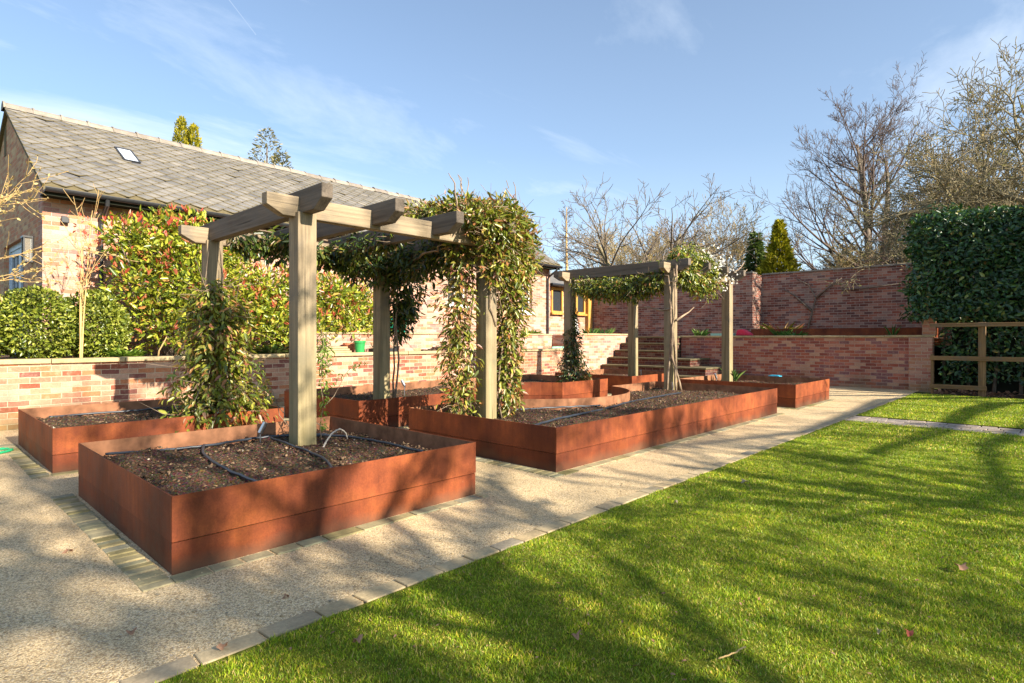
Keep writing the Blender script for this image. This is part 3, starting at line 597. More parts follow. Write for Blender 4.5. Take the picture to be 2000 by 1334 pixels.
M['hedge_core'] = simple('dark_rough', (0.012, 0.014, 0.008), 0.95)
def house():
    t = thing('brick_house', 'long single-storey brick house with a grey slate roof, black gutter and skylight', 'house', (H0[0], H0[1], 0), A3)
    Lh, Dp, ZE, ZR = 13.7, 6.1, 3.87, 5.76; hd = Dp / 2
    b = MB(); ops = [(9.0, 9.75, 2.17, 3.1), (12.1, 12.75, 2.05, 3.05)]
    openwall(b, 0, Lh, 0, 0.3, 0.5, ZE, ops); b.box(0, Lh, Dp - 0.3, Dp, 0.5, ZE)
    b.box(Lh - 0.3, Lh, 0.3, Dp - 0.3, 0.5, ZE)
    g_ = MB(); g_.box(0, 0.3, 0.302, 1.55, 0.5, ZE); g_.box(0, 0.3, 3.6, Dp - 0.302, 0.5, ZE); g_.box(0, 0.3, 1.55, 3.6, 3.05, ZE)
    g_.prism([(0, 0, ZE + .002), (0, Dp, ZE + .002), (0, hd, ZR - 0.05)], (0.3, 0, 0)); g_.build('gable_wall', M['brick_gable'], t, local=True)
    for x in (Lh - 0.3,): b.prism([(x, 0, ZE), (x, Dp, ZE), (x, hd, ZR - 0.05)], (0.3, 0, 0))
    b.build('wall', M['brick_house'], t, local=True)
    for xa, xb, za, zb in ops: window(t, xa, xb, za, zb, 0.12, M['white'], (1, 1))
    # roof: bed slab plus individual slates
    ov = 0.40; sl = math.atan2(ZR - ZE, hd); ez = ZE - ov * math.tan(sl); rt = MB()
    rt.prism([(-0.06, -ov, ez + 0.03), (-0.06, hd, ZR + 0.03), (-0.06, Dp + ov, ez + 0.03), (-0.06, Dp + ov, ez - 0.06), (-0.06, hd, ZR - 0.06), (-0.06, -ov, ez - 0.06)], (Lh + 0.16, 0, 0))
    roof = rt.build('roof', M['slate_base'], t, local=True)
    V, F, r = [], [], random.Random(2); SL = math.hypot(hd + ov, ZR - ez); cu, cs = math.cos(sl), math.sin(sl)
    row = 0; ex = 0.15; w = 0.30
    nv = 0; F6 = []
    while row * ex < SL - 0.02:
        s0 = row * ex - 0.02; x = -0.09 + (w / 2 if row % 2 else 0) - w / 2
        while x < Lh + 0.1:
            cx = x + w / 2 + r.uniform(-.006, .006); hw = w / 2 - 0.010; top = min(s0 + ex * 2.1, SL); j = r.uniform(-0.008, 0.008); sk = r.uniform(-0.01, 0.01); lift = 0.03 + r.uniform(-0.004, 0.007) + (0.02 if r.random() < 0.02 else 0)
            c = [(cx - hw * 0.14, s0 + j - sk, lift), (cx + hw * 0.14, s0 + j + sk, lift), (cx + hw, s0 + ex * 0.9 + sk, lift * 0.6), (cx + hw, top, 0.004), (cx - hw, top, 0.004), (cx - hw, s0 + ex * 0.9 - sk, lift * 0.6)]
            c = [(min(max(a, -0.08), Lh + 0.09), q, n) for a, q, n in c]
            if c[1][0] - c[0][0] > 0.02 or c[3][0] - c[4][0] > 0.05:
                P = [(a, -ov + q * cu - n * cs, ez + 0.035 + q * cs + n * cu) for a, q, n in c]
                D = [(a, y + 0.016 * cs, z - 0.016 * cu) for a, y, z in P]
                V += P + D; F6.append([nv + i for i in range(6)]); F += [[nv + i, nv + 6 + i, nv + 6 + (i + 1) % 6, nv + (i + 1) % 6] for i in (5, 0, 1)]; nv += 12
            x += w
        row += 1
    so = mesh_np('slates', V, [np.array(F6), np.array(F)], M['slate'], roof); so.data.materials.append(M['slate_base']); so.data.polygons.foreach_set('material_index', np.array([0] * len(F6) + [1] * len(F), np.int32))
    rd = MB(); x = -0.1
    while x < Lh + 0.08:
        l = 0.46; dz = r.uniform(-0.008, 0.012); pr = [(x + 0.004, hd - 0.16, ZR - 0.03 + dz), (x + 0.004, hd - 0.1, ZR + 0.06 + dz), (x + 0.004, hd, ZR + 0.115 + dz), (x + 0.004, hd + 0.1, ZR + 0.06 + dz), (x + 0.004, hd + 0.16, ZR - 0.03 + dz)]
        rd.prism(pr, (min(l, Lh + 0.1 - x) - 0.008, 0, 0)); rd.prism([(x, a, c + (0.022 if i in (1, 2, 3) else 0)) for i, (_, a, c) in enumerate(pr)], (0.035, 0, 0)); x += l
    rd.build('ridge_tiles', M['ridge'], roof, local=True)
    sk = MB(); sx0, sx1, q0, q1 = 1.5, 1.80, 2.0, 2.75
    def rp(x, q, n): return (x, -ov + q * cu - n * cs, ez + 0.035 + q * cs + n * cu)
    def rbox(m, x0, x1, qa, qb, n0, n1):
        m.poly([rp(x0, qa, n0), rp(x1, qa, n0), rp(x1, qb, n0), rp(x0, qb, n0), rp(x0, qa, n1), rp(x1, qa, n1), rp(x1, qb, n1), rp(x0, qb, n1)], [(0, 3, 2, 1), (4, 5, 6, 7), (0, 1, 5, 4), (1, 2, 6, 5), (2, 3, 7, 6), (3, 0, 4, 7)])
    for a in ((sx0, sx0 + .03, q0, q1), (sx1 - .03, sx1, q0, q1), (sx0 + .03, sx1 - .03, q0, q0 + .03), (sx0 + .03, sx1 - .03, q1 - .05, q1)): rbox(sk, *a, -0.02, 0.05)
    s_ = sk.build('skylight', M['black'], roof, local=True)
    g = MB(); rbox(g, sx0 + .03, sx1 - .03, q0 + .03, q1 - .05, 0.0, 0.04); g.build('pane', M['skyglass'], s_, local=True)
    # gutter, fascia, downpipes
    gp = []; gy, gz = -ov - 0.05, ez - 0.02
    for k in range(9): an = math.pi + math.pi * k / 8; gp.append((gy + 0.06 * math.cos(an), gz + 0.06 * math.sin(an)))
    gp = [(y, z) for y, z in gp] + [(gy + 0.05, gz), (gy - 0.05, gz)][::1]
    gt = MB(); outer = [(-0.05, gy + 0.062 * math.cos(math.pi + math.pi * k / 8), gz + 0.062 * math.sin(math.pi + math.pi * k / 8)) for k in range(9)]; inner = [(-0.05, gy + 0.054 * math.cos(2 * math.pi - math.pi * k / 8), gz + 0.054 * math.sin(2 * math.pi - math.pi * k / 8)) for k in range(9)]
    gt.prism(outer + inner, (Lh + 0.1, 0, 0)); gt.tube([(-0.05, gy - 0.06, gz), (Lh + 0.05, gy - 0.06, gz)], 0.009, 6)
    gt.build('gutter', M['black'], t, local=True)
    MB().box(-0.04, Lh + 0.04, -ov + 0.005, -ov + 0.03, ez - 0.13, ez - 0.062).box(-0.03, Lh + 0.03, -ov + 0.032, -0.005, ez - 0.10, ez - 0.07).build('fascia', M['hedge_core'], t, local=True)
    MB().box(0.02, Lh - 0.02, -0.05, -0.001, ZE - 0.33, ZE - 0.2).build('corbel_course', M['brick_house'], t, local=True)
    for xx, zb in ((0.80, 0.85), (13.52, 1.25)):
        d = MB(); d.tube([(xx, gy, gz - 0.05), (xx, gy + 0.02, gz - 0.14), (xx, -0.09, gz - 0.34), (xx, -0.06, gz - 0.42), (xx, -0.06, zb)], 0.034, 10)
        for z in (3.0, 2.1, 1.5): d.tube([(xx, -0.06, z - 0.03), (xx, -0.06, z + 0.03)], 0.044, 10)
        d.build('downpipe', M['black'], t, smooth=False, local=True)
    # gable door
    dr = MB(); dy0, dy1 = 1.55, 3.6; fw_ = 0.09
    dr.box(0.08, 0.2, dy0, dy0 + fw_, 0.6, 3.05); dr.box(0.08, 0.2, dy1 - fw_, dy1, 0.6, 3.05); dr.box(0.08, 0.2, dy0 + fw_, dy1 - fw_, 2.95, 3.05)
    do = dr.build('door', M['bluepaint'], t, local=True); mid = (dy0 + dy1) / 2
    for a, c in ((dy0 + fw_, mid - 0.004), (mid + 0.004, dy1 - fw_)):
        lf = MB(); lf.box(0.1, 0.16, a, a + 0.1, 0.6, 2.948); lf.box(0.1, 0.16, c - 0.1, c, 0.6, 2.948); lf.box(0.1, 0.16, a + 0.1, c - 0.1, 2.84, 2.948); lf.box(0.1, 0.16, a + 0.1, c - 0.1, 0.6, 1.15)
        lf.box(0.105, 0.155, (a + c) / 2 - 0.015, (a + c) / 2 + 0.015, 1.15, 2.84)
        for z in (1.57, 1.99, 2.41): lf.box(0.11, 0.15, a + 0.1, c - 0.1, z - 0.013, z + 0.013)
        leaf = lf.build('door_leaf', M['bluepaint'], do, local=True)
    MB().box(0.126, 0.132, dy0 + fw_ + 0.05, dy1 - fw_ - 0.05, 1.1, 2.88).build('pane', M['glass'], do, local=True)
    MB().box(0.05, 0.1, mid + 0.05, mid + 0.08, 1.75, 2.02).build('handle', M['black'], do, local=True)
    ln = MB(); y0 = 0.66; z0 = 2.52
    for a, c in ((y0, y0 + .02), (y0 + .16, y0 + .18)):
        ln.box(-0.14, -0.12, a, c, z0, z0 + .4); ln.box(-0.03, -0.0, a, c, z0, z0 + .4)
    ln.box(-0.15, 0, y0 - .01, y0 + .19, z0 + .4, z0 + .43); ln.box(-0.15, 0, y0 - .01, y0 + .19, z0 - .02, z0); ln.box(-0.012, -0.002, y0 + .02, y0 + .16, z0, z0 + .4)
    lo = ln.build('lantern', M['black'], t, local=True)
    MB().box(-0.128, -0.03, y0 + .015, y0 + .165, z0 + .005, z0 + .395).build('lantern_glass', M['paleglass'], lo, local=True)
    MB().tube([(-0.08, y0 + .09, z0), (-0.08, y0 + .09, z0 + .16)], 0.02, 8).build('candle', M['white'], lo, local=True)
    MB().box(-0.01, 0.0, 3.3, 3.5, 4.9, 5.5).build('vent_slit', M['slate_base'], t, local=True)
    sn = MB().box(0.25, 0.33, -0.05, 0, 3.12, 3.2).box(0.235, 0.345, -0.09, -0.05, 3.13, 3.24).build('security_light', M['black'], t, local=True, bevel=0.01)
    return t
def paleglass():
    m, t, b = mat('lantern_glass', 0.05, 0.5); setc(t, b, (0.55, 0.5, 0.42)); b.inputs['Transmission Weight'].default_value = 0.7; return m
M['paleglass'] = paleglass()
house()
# far lean-to with oak windows
def link():
    t = thing('garden_room', 'low brick garden room with orange oak windows beyond the house end', 'building', (17.2, 13.2, 0))
    b = MB(); openwall(b, 15.45, 18.17, 13.05, 13.3, 0.9, 3.12, [(15.85, 16.5, 2.1, 3.0), (16.8, 17.85, 2.1, 3.0)]); b.build('wall', M['brick_house'], t)
    for (a, c, n) in ((15.85, 16.5, 0), (16.8, 17.85, 1)):
        f = MB(); w = 0.075
        f.box(a, a + w, 13.0, 13.1, 2.1, 3.0); f.box(c - w, c, 13.0, 13.1, 2.1, 3.0); f.box(a + w, c - w, 13.0, 13.1, 2.9, 3.0); f.box(a - 0.04, c + 0.04, 12.93, 13.1, 2.03, 2.098); f.box(a + w, c - w, 13.0, 13.1, 2.1, 2.16)
        if n: f.box((a + c) / 2 - .05, (a + c) / 2 + .05, 13.0, 13.1, 2.16, 2.9)
        o = f.build('window', M['oak'], t)
        MB().box(a + w, c - w, 13.06, 13.066, 2.16, 2.9).build('pane', M['glass'], o)
    MB().box(17.9, 18.16, 12.9, 13.04, 1.2, 3.1).build('corner_post', M['oak'], t)
    MB().prism([(15.55, 12.8, 3.1), (15.55, 14.6, 3.75), (15.55, 14.6, 3.65), (15.55, 12.8, 3.0)], (2.9, 0, 0)).build('roof', M['slate'], t)
    MB().tube([(15.55, 12.75, 3.06), (18.4, 12.75, 3.06)], 0.05, 8).build('gutter', M['black'], t)
    return t
link()
props(MB().prism([(17.05, 12.80, 1.26), (17.25, 12.80, 1.26), (17.25, 12.99, 2.1), (17.05, 12.99, 2.1)], (0, 0.03, 0)).build('white_board', M['white']), 'white board leaning against the brick under the oak window', 'board')

# ================================================================ PLANTERS
CX0, CY0, CR = 6.835, 5.95, 1.45
def arc(a0, a1, n=18): return [(CX0 + CR * math.cos(a0 + (a1 - a0) * i / n), CY0 + CR * math.sin(a0 + (a1 - a0) * i / n)) for i in range(n + 1)]
def plates(pts, maxlen):
    """cut a straight run into plates"""
    (x0, y0), (x1, y1) = pts; d = math.hypot(x1 - x0, y1 - y0); n = max(1, round(d / maxlen))
    return [[(x0 + (x1 - x0) * (i / n) , y0 + (y1 - y0) * (i / n)), (x0 + (x1 - x0) * ((i + 1) / n), y0 + (y1 - y0) * ((i + 1) / n))] for i in range(n)]
def panel(parent, pts, z0, z1, out, inn, gap=0.0015):
    """a steel sheet following pts (counter-clockwise outline, outside on the right)"""
    p = np.array(pts, float); t = np.gradient(p, axis=0); t /= np.linalg.norm(t, axis=1, keepdims=True); nrm = np.stack([t[:, 1], -t[:, 0]], 1)
    p[0] += t[0] * gap; p[-1] -= t[-1] * gap
    o = p + nrm * out; i = p - nrm * inn; n = len(p); V = []
    for a in (o, i):
        for z in (z0, z1): V += [(x, y, z) for x, y in a]
    F = []
    for k in range(n - 1): F += [(k, k + 1, n + k + 1, n + k), (2 * n + k + 1, 2 * n + k, 3 * n + k, 3 * n + k + 1), (n + k, n + k + 1, 3 * n + k + 1, 3 * n + k), (k + 1, k, 2 * n + k, 2 * n + k + 1)]
    F += [(0, n, 3 * n, 2 * n), (n - 1, 3 * n - 1, 4 * n - 1, 2 * n - 1)]
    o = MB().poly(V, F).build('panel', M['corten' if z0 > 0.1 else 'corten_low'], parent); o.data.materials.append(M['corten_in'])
    for k in range(n - 1): o.data.polygons[4 * k + 1].material_index = 1
    return o
def planter(label, x0, x1, y0, y1, notch, seed, chips, group='rusty steel raised beds'):
    t = thing('raised_planter', label, 'planter', ((x0 + x1) / 2, (y0 + y1) / 2, 0), 0, group)
    th = 0.008; dxn = math.sqrt(CR ** 2 - (min(abs(y1 - CY0), abs(y0 - CY0))) ** 2)
    front, right, back, left = [(x0, y0), (x1, y0)], [(x1, y0 + th), (x1, y1 - th)], [(x1, y1), (x0, y1)], [(x0, y1 - th), (x0, y0 + th)]
    runs = []
    if notch == 'back':
        a = math.asin((y1 - CY0) / CR); runs += plates(front, 2.8) + plates(right, 3) + plates([(x1, y1), (CX0 + dxn, y1)], 3) + [arc(a, -math.pi - a)[:10], arc(a, -math.pi - a)[9:]] + plates([(CX0 - dxn, y1), (x0, y1)], 3) + plates(left, 3)
    elif notch == 'front':
        a = math.asin((y0 - CY0) / CR); s = arc(math.pi - a, a); runs += plates([(x0, y0), (CX0 - dxn, y0)], 3) + [s[:10], s[9:]] + plates([(CX0 + dxn, y0), (x1, y0)], 3) + plates(right, 3) + plates(back, 2.8) + plates(left, 3)
    else: runs += plates(front, 3) + plates(right, 3) + plates(back, 3) + plates(left, 3)
    for p in runs:
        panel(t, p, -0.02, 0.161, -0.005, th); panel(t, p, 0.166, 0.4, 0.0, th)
    # soil: heaped, lumpy, with crumbs and chips of bark on top
    r = np.random.default_rng(seed); nx = int((x1 - x0) / 0.03); ny = int((y1 - y0) / 0.03)
    xs = np.linspace(x0 + th, x1 - th, nx + 1); lo = np.full(nx + 1, y0 + th); hi = np.full(nx + 1, y1 - th)
    inn = np.abs(xs - CX0) < CR
    if notch == 'back': hi[inn] = np.minimum(hi[inn], CY0 - np.sqrt(CR ** 2 - (xs[inn] - CX0) ** 2) - th)
    if notch == 'front': lo[inn] = np.maximum(lo[inn], CY0 + np.sqrt(CR ** 2 - (xs[inn] - CX0) ** 2) + th)
    f = np.linspace(0, 1, ny + 1)[:, None]; X = np.repeat(xs[None], ny + 1, 0); Y = lo[None] * (1 - f) + hi[None] * f
    def Zf(X, Y, nz): return 0.285 + 0.018 * np.sin(X * 5.1 + seed) * np.sin(Y * 6.3) + 0.012 * np.sin(X * 13 + Y * 9) * np.sin(Y * 17 + seed) + nz
    Z = Zf(X, Y, r.normal(0, 0.0085, X.shape)); e = np.minimum(np.minimum(X - x0, x1 - X), np.minimum(Y - lo[None], hi[None] - Y)); Z -= 0.03 * np.clip(1 - e / 0.2, 0, 1)
    V = np.stack([X, Y, Z], -1).reshape(-1, 3); i = (np.arange(ny)[:, None] * (nx + 1) + np.arange(nx)[None]).reshape(-1, 1)
    F = i + np.array([[0, 1, nx + 2, nx + 1]])
    mesh_np('soil', V, F, M['soil'], t, smooth=False, base=wloc(t))
    n = chips; cx = r.uniform(x0 + .03, x1 - .03, n); cf = r.uniform(0.02, 0.98, n); j = np.clip(((cx - x0) / (x1 - x0) * nx).astype(int), 0, nx); cy = lo[j] * (1 - cf) + hi[j] * cf
    cp = np.stack([cx, cy, Zf(cx, cy, 0) + 0.004], 1); s = 0.005 + 0.015 * r.random(n) ** 4
    off = r.normal(size=(n, 6, 3)) * 0.35 + np.array([[1, 0, 0], [-1, 0, 0], [0, 1, 0], [0, -1, 0], [0, 0, .7], [0, 0, -.7]])[None]
    V = (cp[:, None] + off * s[:, None, None] * np.array([1, 1, .8])).reshape(-1, 3); i = np.arange(n)[:, None] * 6
    F = np.concatenate([i + np.array([q]) for q in ((0, 2, 4), (2, 1, 4), (1, 3, 4), (3, 0, 4), (2, 0, 5), (1, 2, 5), (3, 1, 5), (0, 3, 5))])
    c = mesh_np('soil_crumbs', V, F, M['chips'], t, base=wloc(t)); c['kind'] = 'stuff'
    return t
planter('rusty steel raised bed nearest the viewer, holding the bare front pergola post', *BX[0], *BY[0], None, 1, 3600)
planter('rusty steel raised bed at far left before the retaining wall, holding the ivy-clad post', *BX[0], *BY[1], None, 2, 3000)
planter('long rusty steel raised bed beside the path with tree shadows across its front', *BX[1], *BY[0], 'back', 3, 5000)
planter('long rusty steel raised bed along the back with a curved bite in its front', *BX[1], *BY[1], 'front', 4, 3500)
planter('small rusty steel raised bed at the far end of the path near the brick pier', *BX[2], *BY[0], None, 5, 1500)
planter('small rusty steel raised bed directly in front of the stone steps', *BX[2], *BY[1], None, 6, 1000)

# ================================================================ PERGOLAS
def pergola(label, X, Y, s, dz, rafters, ox, oy):
    t = thing('pergola', label, 'pergola', ((X[0] + X[1]) / 2, (Y[0] + Y[1]) / 2, 0.25), 0)
    for x in X:
        for y in Y: MB().box(x - s / 2, x + s / 2, y - s / 2, y + s / 2, 0.2, 2.275 + dz).build('post', M['wood_z'], t, bevel=0.006)
    def beam(name, axis, c, a0, a1, zb, zt, w, m):
        ch = 0.14; zm = zb + (zt - zb) * 0.42; pr = [(a0, zt), (a0, zm), (a0 + ch, zb), (a1 - ch, zb), (a1, zm), (a1, zt)]
        b = MB()
        if axis == 0: b.prism([(a, c - w / 2, z) for a, z in pr], (0, w, 0))
        else: b.prism([(c - w / 2, a, z) for a, z in pr], (w, 0, 0))
        b.build(name, m, t, bevel=0.006)
    for i, y in enumerate(Y): beam('beam', 0, y + (0.0 if i else 0.012), X[0] - ox[0], X[1] + ox[1], 2.235 + dz, 2.41 + dz, 0.10, M['wood_x'])
    for x in rafters: beam('rafter', 1, x, Y[0] - oy[0], Y[1] + oy[1], 2.268 + dz, 2.468 + dz, 0.10, M['wood_y'])
    return t
pergola('weathered oak pergola of four posts in the foreground, half covered by evergreen climber', (2.43, 4.65), (4.78, 6.87), 0.17, 0, (2.43, 3.15, 3.88, 4.65), (0.33, 0.36), (0.42, 0.38))
pergola('smaller-looking far oak pergola before the garden steps, with white-flowering climber', (9.35, 11.75), (4.97, 7.2), 0.17, 0.1, (9.35, 10.15, 10.95, 11.75), (0.3, 0.34), (0.36, 0.38))

# ================================================================ SMALL THINGS
def hose(label, pts, rad, m, name='irrigation_hose', cat='hose', group=None, z=0.305):
    P = [Vector((p[0], p[1], (p[2] if len(p) > 2 else z))) for p in pts]; out = []
    for i in range(len(P) - 1):
        a, b, c, d = P[max(i - 1, 0)], P[i], P[i + 1], P[min(i + 2, len(P) - 1)]
        for k in range(6):
            u = k / 6; out.append(0.5 * ((2 * b) + (c - a) * u + (2 * a - 5 * b + 4 * c - d) * u * u + (3 * b - a - 3 * c + d) * u ** 3))
    out.append(P[-1]); out = [p + Vector((0, 0, rg.uniform(-0.003, 0.004))) for p in out]
    return props(MB().tube(out, rad, 7).build(name, m, smooth=True), label, cat, group)
hose('dark hose running along the back of the nearest raised bed', [(1.12, 5.36), (1.45, 5.22), (1.76, 5.16), (2.0, 5.2), (2.27, 5.22), (2.55, 5.1), (2.75, 4.95)], 0.0105, M['hose'])
hose('dark blue hose curving forward through the nearest bed towards its front panel', [(1.76, 5.16, .315), (1.65, 4.85), (1.58, 4.43), (1.55, 4.05), (1.55, 3.8), (1.55, 3.5, .29)], 0.0105, M['hose'])
hose('dark hose passing the left foot of the bare front post in the nearest bed', [(2.33, 5.3, .3), (2.3, 4.95), (2.27, 4.62), (2.24, 4.3), (2.18, 3.95), (2.1, 3.7, .28)], 0.0095, M['hose'])
hose('dark hose along the right end of the nearest raised bed', [(2.6, 5.05), (2.8, 4.75), (2.86, 4.4), (2.87, 4.1), (2.85, 3.65)], 0.0105, M['hose'])
hose('pale grey hose looping up out of the soil right of the bare front post', [(2.42, 4.42, .29), (2.5, 4.5, .33), (2.6, 4.58, .375), (2.7, 4.64, .39), (2.78, 4.68, .35), (2.82, 4.7, .28)], 0.008, M['greyhose'])
hose('dark hose lying lengthwise in the long front bed beside the path', [(4.45, 3.9), (4.94, 4.02), (5.57, 4.1), (6.24, 4.2), (7.06, 4.37), (7.9, 4.45), (8.8, 4.5)], 0.012, M['hose'])
hose('dark hose branching diagonally behind the climber in the long front bed', [(5.2, 4.95), (5.7, 4.78), (6.01, 4.62), (6.4, 4.42)], 0.011, M['hose'])
hose('dark hose along the back of the far left raised bed', [(1.2, 8.3), (1.54, 8.35), (2.0, 8.3), (2.41, 8.35), (2.9, 8.2)], 0.012, M['hose'])
hose('green garden hose coiled on the gravel at the far left edge', [(0.45, 8.0, .015), (0.62, 8.2, .015), (0.8, 8.22, .015), (0.86, 8.08, .015), (0.74, 7.95, .015), (0.5, 7.9, .03), (0.35, 7.95, .015)], 0.014, M['greenhose'], 'garden_hose')
def spot(label, x, y, tilt, az, z=0.28, h=0.1, s=1.0):
    t = thing('garden_spotlight', label, 'spotlight', (x, y, z), 0, 'steel spotlights in the raised beds')
    MB().tube([(x, y, z - 0.05), (x, y, z + h)], 0.007 * s, 8).build('stake', M['steel'], t)
    d = Vector((math.cos(az) * math.sin(tilt), math.sin(az) * math.sin(tilt), math.cos(tilt))); p = Vector((x, y, z + h - 0.01))
    hd = MB().tube([p - d * 0.01, p, p + d * 0.1 * s, p + d * 0.1 * s, p + d * 0.092 * s], [0.012, 0.022 * s, 0.022 * s, 0.019 * s, 0.018 * s], 14).build('lamp_head', M['steel'], t, smooth=False)
    MB().tube([p - d * 0.035, p - d * 0.01], [0.006, 0.008], 8).build('cable_gland', M['black'], t)
spot('steel spotlight on a stake left of the bare post in the nearest bed', 2.2, 5.1, 0.45, -0.6)
spot('upright steel spotlight among the ivy foot in the far left bed', 2.38, 6.58, 0.05, 0, 0.3, 0.05)
spot('steel spotlight in the back bed against the retaining wall, right of the shaded post', 5.5, 7.5, 0.5, 2.2, 0.27, 0.19)
spot('small steel spotlight at the foot of the vine-wrapped far post', 9.1, 4.8, 0.2, 3.0, 0.28, 0.08)
spot('steel spotlight left of the far right post by the brick pier', 11.3, 5.0, 0.35, 2.6, 0.28, 0.12)
spot('steel spotlight beside the sunlit post in front of the steps', 11.6, 6.9, 0.15, 3.0, 0.28, 0.1)
def pot(name, label, x, y, z, r0, r1, h, m, rim=0.012):
    t = thing(name, label, 'pot', (x, y, z))
    pr = [(r0, 0), (r1, h * 0.82), (r1 + rim, h * 0.82), (r1 + rim, h), (r1 - 0.006, h), (r0 - 0.01, 0.03)]
    MB().tube([(x, y, z + q) for _, q in pr], [a for a, _ in pr], 20, True).build('body', m, t)
    MB().tube([(x, y, z + h * 0.8), (x, y, z + h * 0.86)], [r1 - 0.008, r1 - 0.006], 16).build('compost', M['soil'], t)
    return t
pot('plant_pot', 'bright green plastic pot standing on the wall coping behind the pergola', 6.29, 10.04, 0.915, 0.085, 0.105, 0.23, M['greenpl'])
pot('plant_pot', 'orange terracotta pot behind the green pot', 6.27, 10.38, 0.88, 0.09, 0.12, 0.22, M['terra'])
pot('plant_pot', 'small dark pot with a tiny shrub beside the seedling tray', 7.2, 10.1, 0.915, 0.05, 0.065, 0.11, M['black'])
sl = MB()
for k in range(3): sl.box(5.55 + k * .02, 6.1 - k * .03, 10.02 + .02 * k, 10.4, 0.917 + k * 0.04, 0.953 + k * 0.04)
props(sl.build('paving_slabs', M['coping'], bevel=0.006), 'small stack of stone slabs on the wall left of the green pot', 'slabs')
def tray():
    t = thing('seedling_tray', 'black seedling tray with bleached plant remains, right of the green pot', 'tray', (6.85, 10.1, 0.915))
    b = MB(); x0, x1, y0, y1, z = 6.6, 7.1, 9.98, 10.22, 0.917
    b.box(x0, x1, y0, y1, z, z + .01); b.box(x0, x1, y0, y0 + .01, z + .01, z + .07); b.box(x0, x1, y1 - .01, y1, z + .01, z + .07); b.box(x0, x0 + .01, y0 + .01, y1 - .01, z + .01, z + .07); b.box(x1 - .01, x1, y0 + .01, y1 - .01, z + .01, z + .07)
    b.build('tray_body', M['black'], t)
    f = Foliage(31); r = f.rng; n = 160; f.add(np.stack([r.uniform(6.62, 7.08, n), r.uniform(10, 10.2, n), r.uniform(0.96, 1.12, n)], 1), r.normal(size=(n, 3)) + [0, 0, 1], r.normal(size=(n, 3)), 0.07, aspect=0.3); f.build('seedlings', M['catkin'], t)
tray()
def crate():
    t = thing('garden_tub', 'teal green plastic tub on the set-back wall behind the hanging climber', 'tub', (7.75, 10.95, 1.28))
    b = MB(); n = 14
    pr = [(0.24, 1.28), (0.30, 1.60), (0.325, 1.60), (0.325, 1.63), (0.29, 1.63), (0.23, 1.31)]
    b.tube([(7.75, 10.95, z) for _, z in pr], [a for a, _ in pr], 22).build('body', M['tealpl'], t)
    MB().tube([(7.43, 10.95, 1.60), (7.39, 10.95, 1.66), (7.43, 10.9, 1.69), (7.47, 10.95, 1.62)], 0.012, 6).build('handle', M['tealpl'], t)
crate()
f = MB().prism([(16.2, 6.62, 1.264), (16.2, 6.2, 1.264), (16.2, 6.25, 1.33), (16.2, 6.45, 1.45), (16.2, 6.58, 1.42)], (0.28, 0, 0))
props(f.build('kneeling_bag', M['redpl'], bevel=0.03), 'crumpled bright red bag lying on top of the shaded red brick wall', 'bag')
props(MB().box(16.1, 16.5, 6.68, 7.3, 1.264, 1.275).box(16.1, 16.5, 6.68, 6.7, 1.275, 1.33).box(16.1, 16.5, 7.28, 7.3, 1.275, 1.33).box(16.1, 16.12, 6.7, 7.28, 1.275, 1.33).box(16.48, 16.5, 6.7, 7.28, 1.275, 1.33).build('garden_tray', M['paleteal']), 'pale teal tray on the brick wall beside the red bag', 'tray')
props(MB().box(12.72, 12.9, 4.27, 4.5, 0.37, 0.40).box(12.74, 12.88, 4.3, 4.47, 0.40, 0.412).box(12.73, 12.89, 4.28, 4.49, 0.0, 0.368).build('plastic_box', M['bluepl'], bevel=0.006), 'blue plastic box behind the far right raised bed', 'box')
props(MB().box(12.2, 12.75, 9.98, 10.15, 0.917, 0.935).box(12.2, 12.75, 9.98, 9.995, 0.935, 0.965).build('plant_tray', M['paleteal']), 'pale green tray lying on the low coping left of the tall sunlit wall', 'tray')
# fence
def fence():
    t = thing('post_and_rail_fence', 'wooden post and rail fence in front of the dark hedge', 'fence', (15.2, 0.0, 0))
    for y, h_ in ((1.96, 0.86), (1.13, 1.52), (-0.9, 1.52), (-2.9, 1.52)): MB().box(15.16, 15.28 if h_ > 1 else 15.22, y - (0.06 if h_ > 1 else 0.025), y + (0.06 if h_ > 1 else 0.025), -0.1, h_).build('post', M['fence_z'], t, bevel=0.006)
    for z0, z1, x in ((1.43, 1.51, 15.125), (0.73, 0.82, 15.125)): MB().box(x, x + 0.034, -4.5, 2.0, z0, z1).build('rail', M['fence'], t, bevel=0.004)
    MB().box(15.125, 15.159, 1.05, 2.0, 0.13, 0.22).build('rail', M['fence'], t, bevel=0.004)
fence()
# fallen leaves
def litter(kind, label, x, y, s, seed, z=0.03, m=None):
    r = np.random.default_rng(seed); t = np.linspace(0, 2 * np.pi, 15)[:-1]; rad = s * (0.75 + 0.25 * np.cos(t * 5 + seed)) * np.where(np.abs(np.sin(t)) < 0.3, 1.15, 1)
    V = [(x, y, z + 0.006)] + [(x + a * math.cos(q) * 1.2, y + a * math.sin(q) * 0.75, z + 0.012 * math.sin(q * 2 + seed) + 0.6 * a * math.sin(q + seed) ** 2 * 0.5) for a, q in zip(rad, t)]
    o = mesh_np(kind, V, np.array([(0, i + 1, (i + 1) % 14 + 1) for i in range(14)]), m or M['dryleaf'])
    return props(o, label, 'leaf', 'fallen leaves')
litter('fallen_leaf', 'brown leaf on the shaded lawn close to the kerb, left of centre', 1.23, 1.98, 0.021, 1)
litter('fallen_leaf', 'upright tan leaf on the lawn at the lower centre', 1.82, 1.37, 0.022, 2, 0.04)
litter('fallen_leaf', 'curled pinkish leaf on the sunlit lawn at right', 3.72, 0.36, 0.045, 3, 0.035)
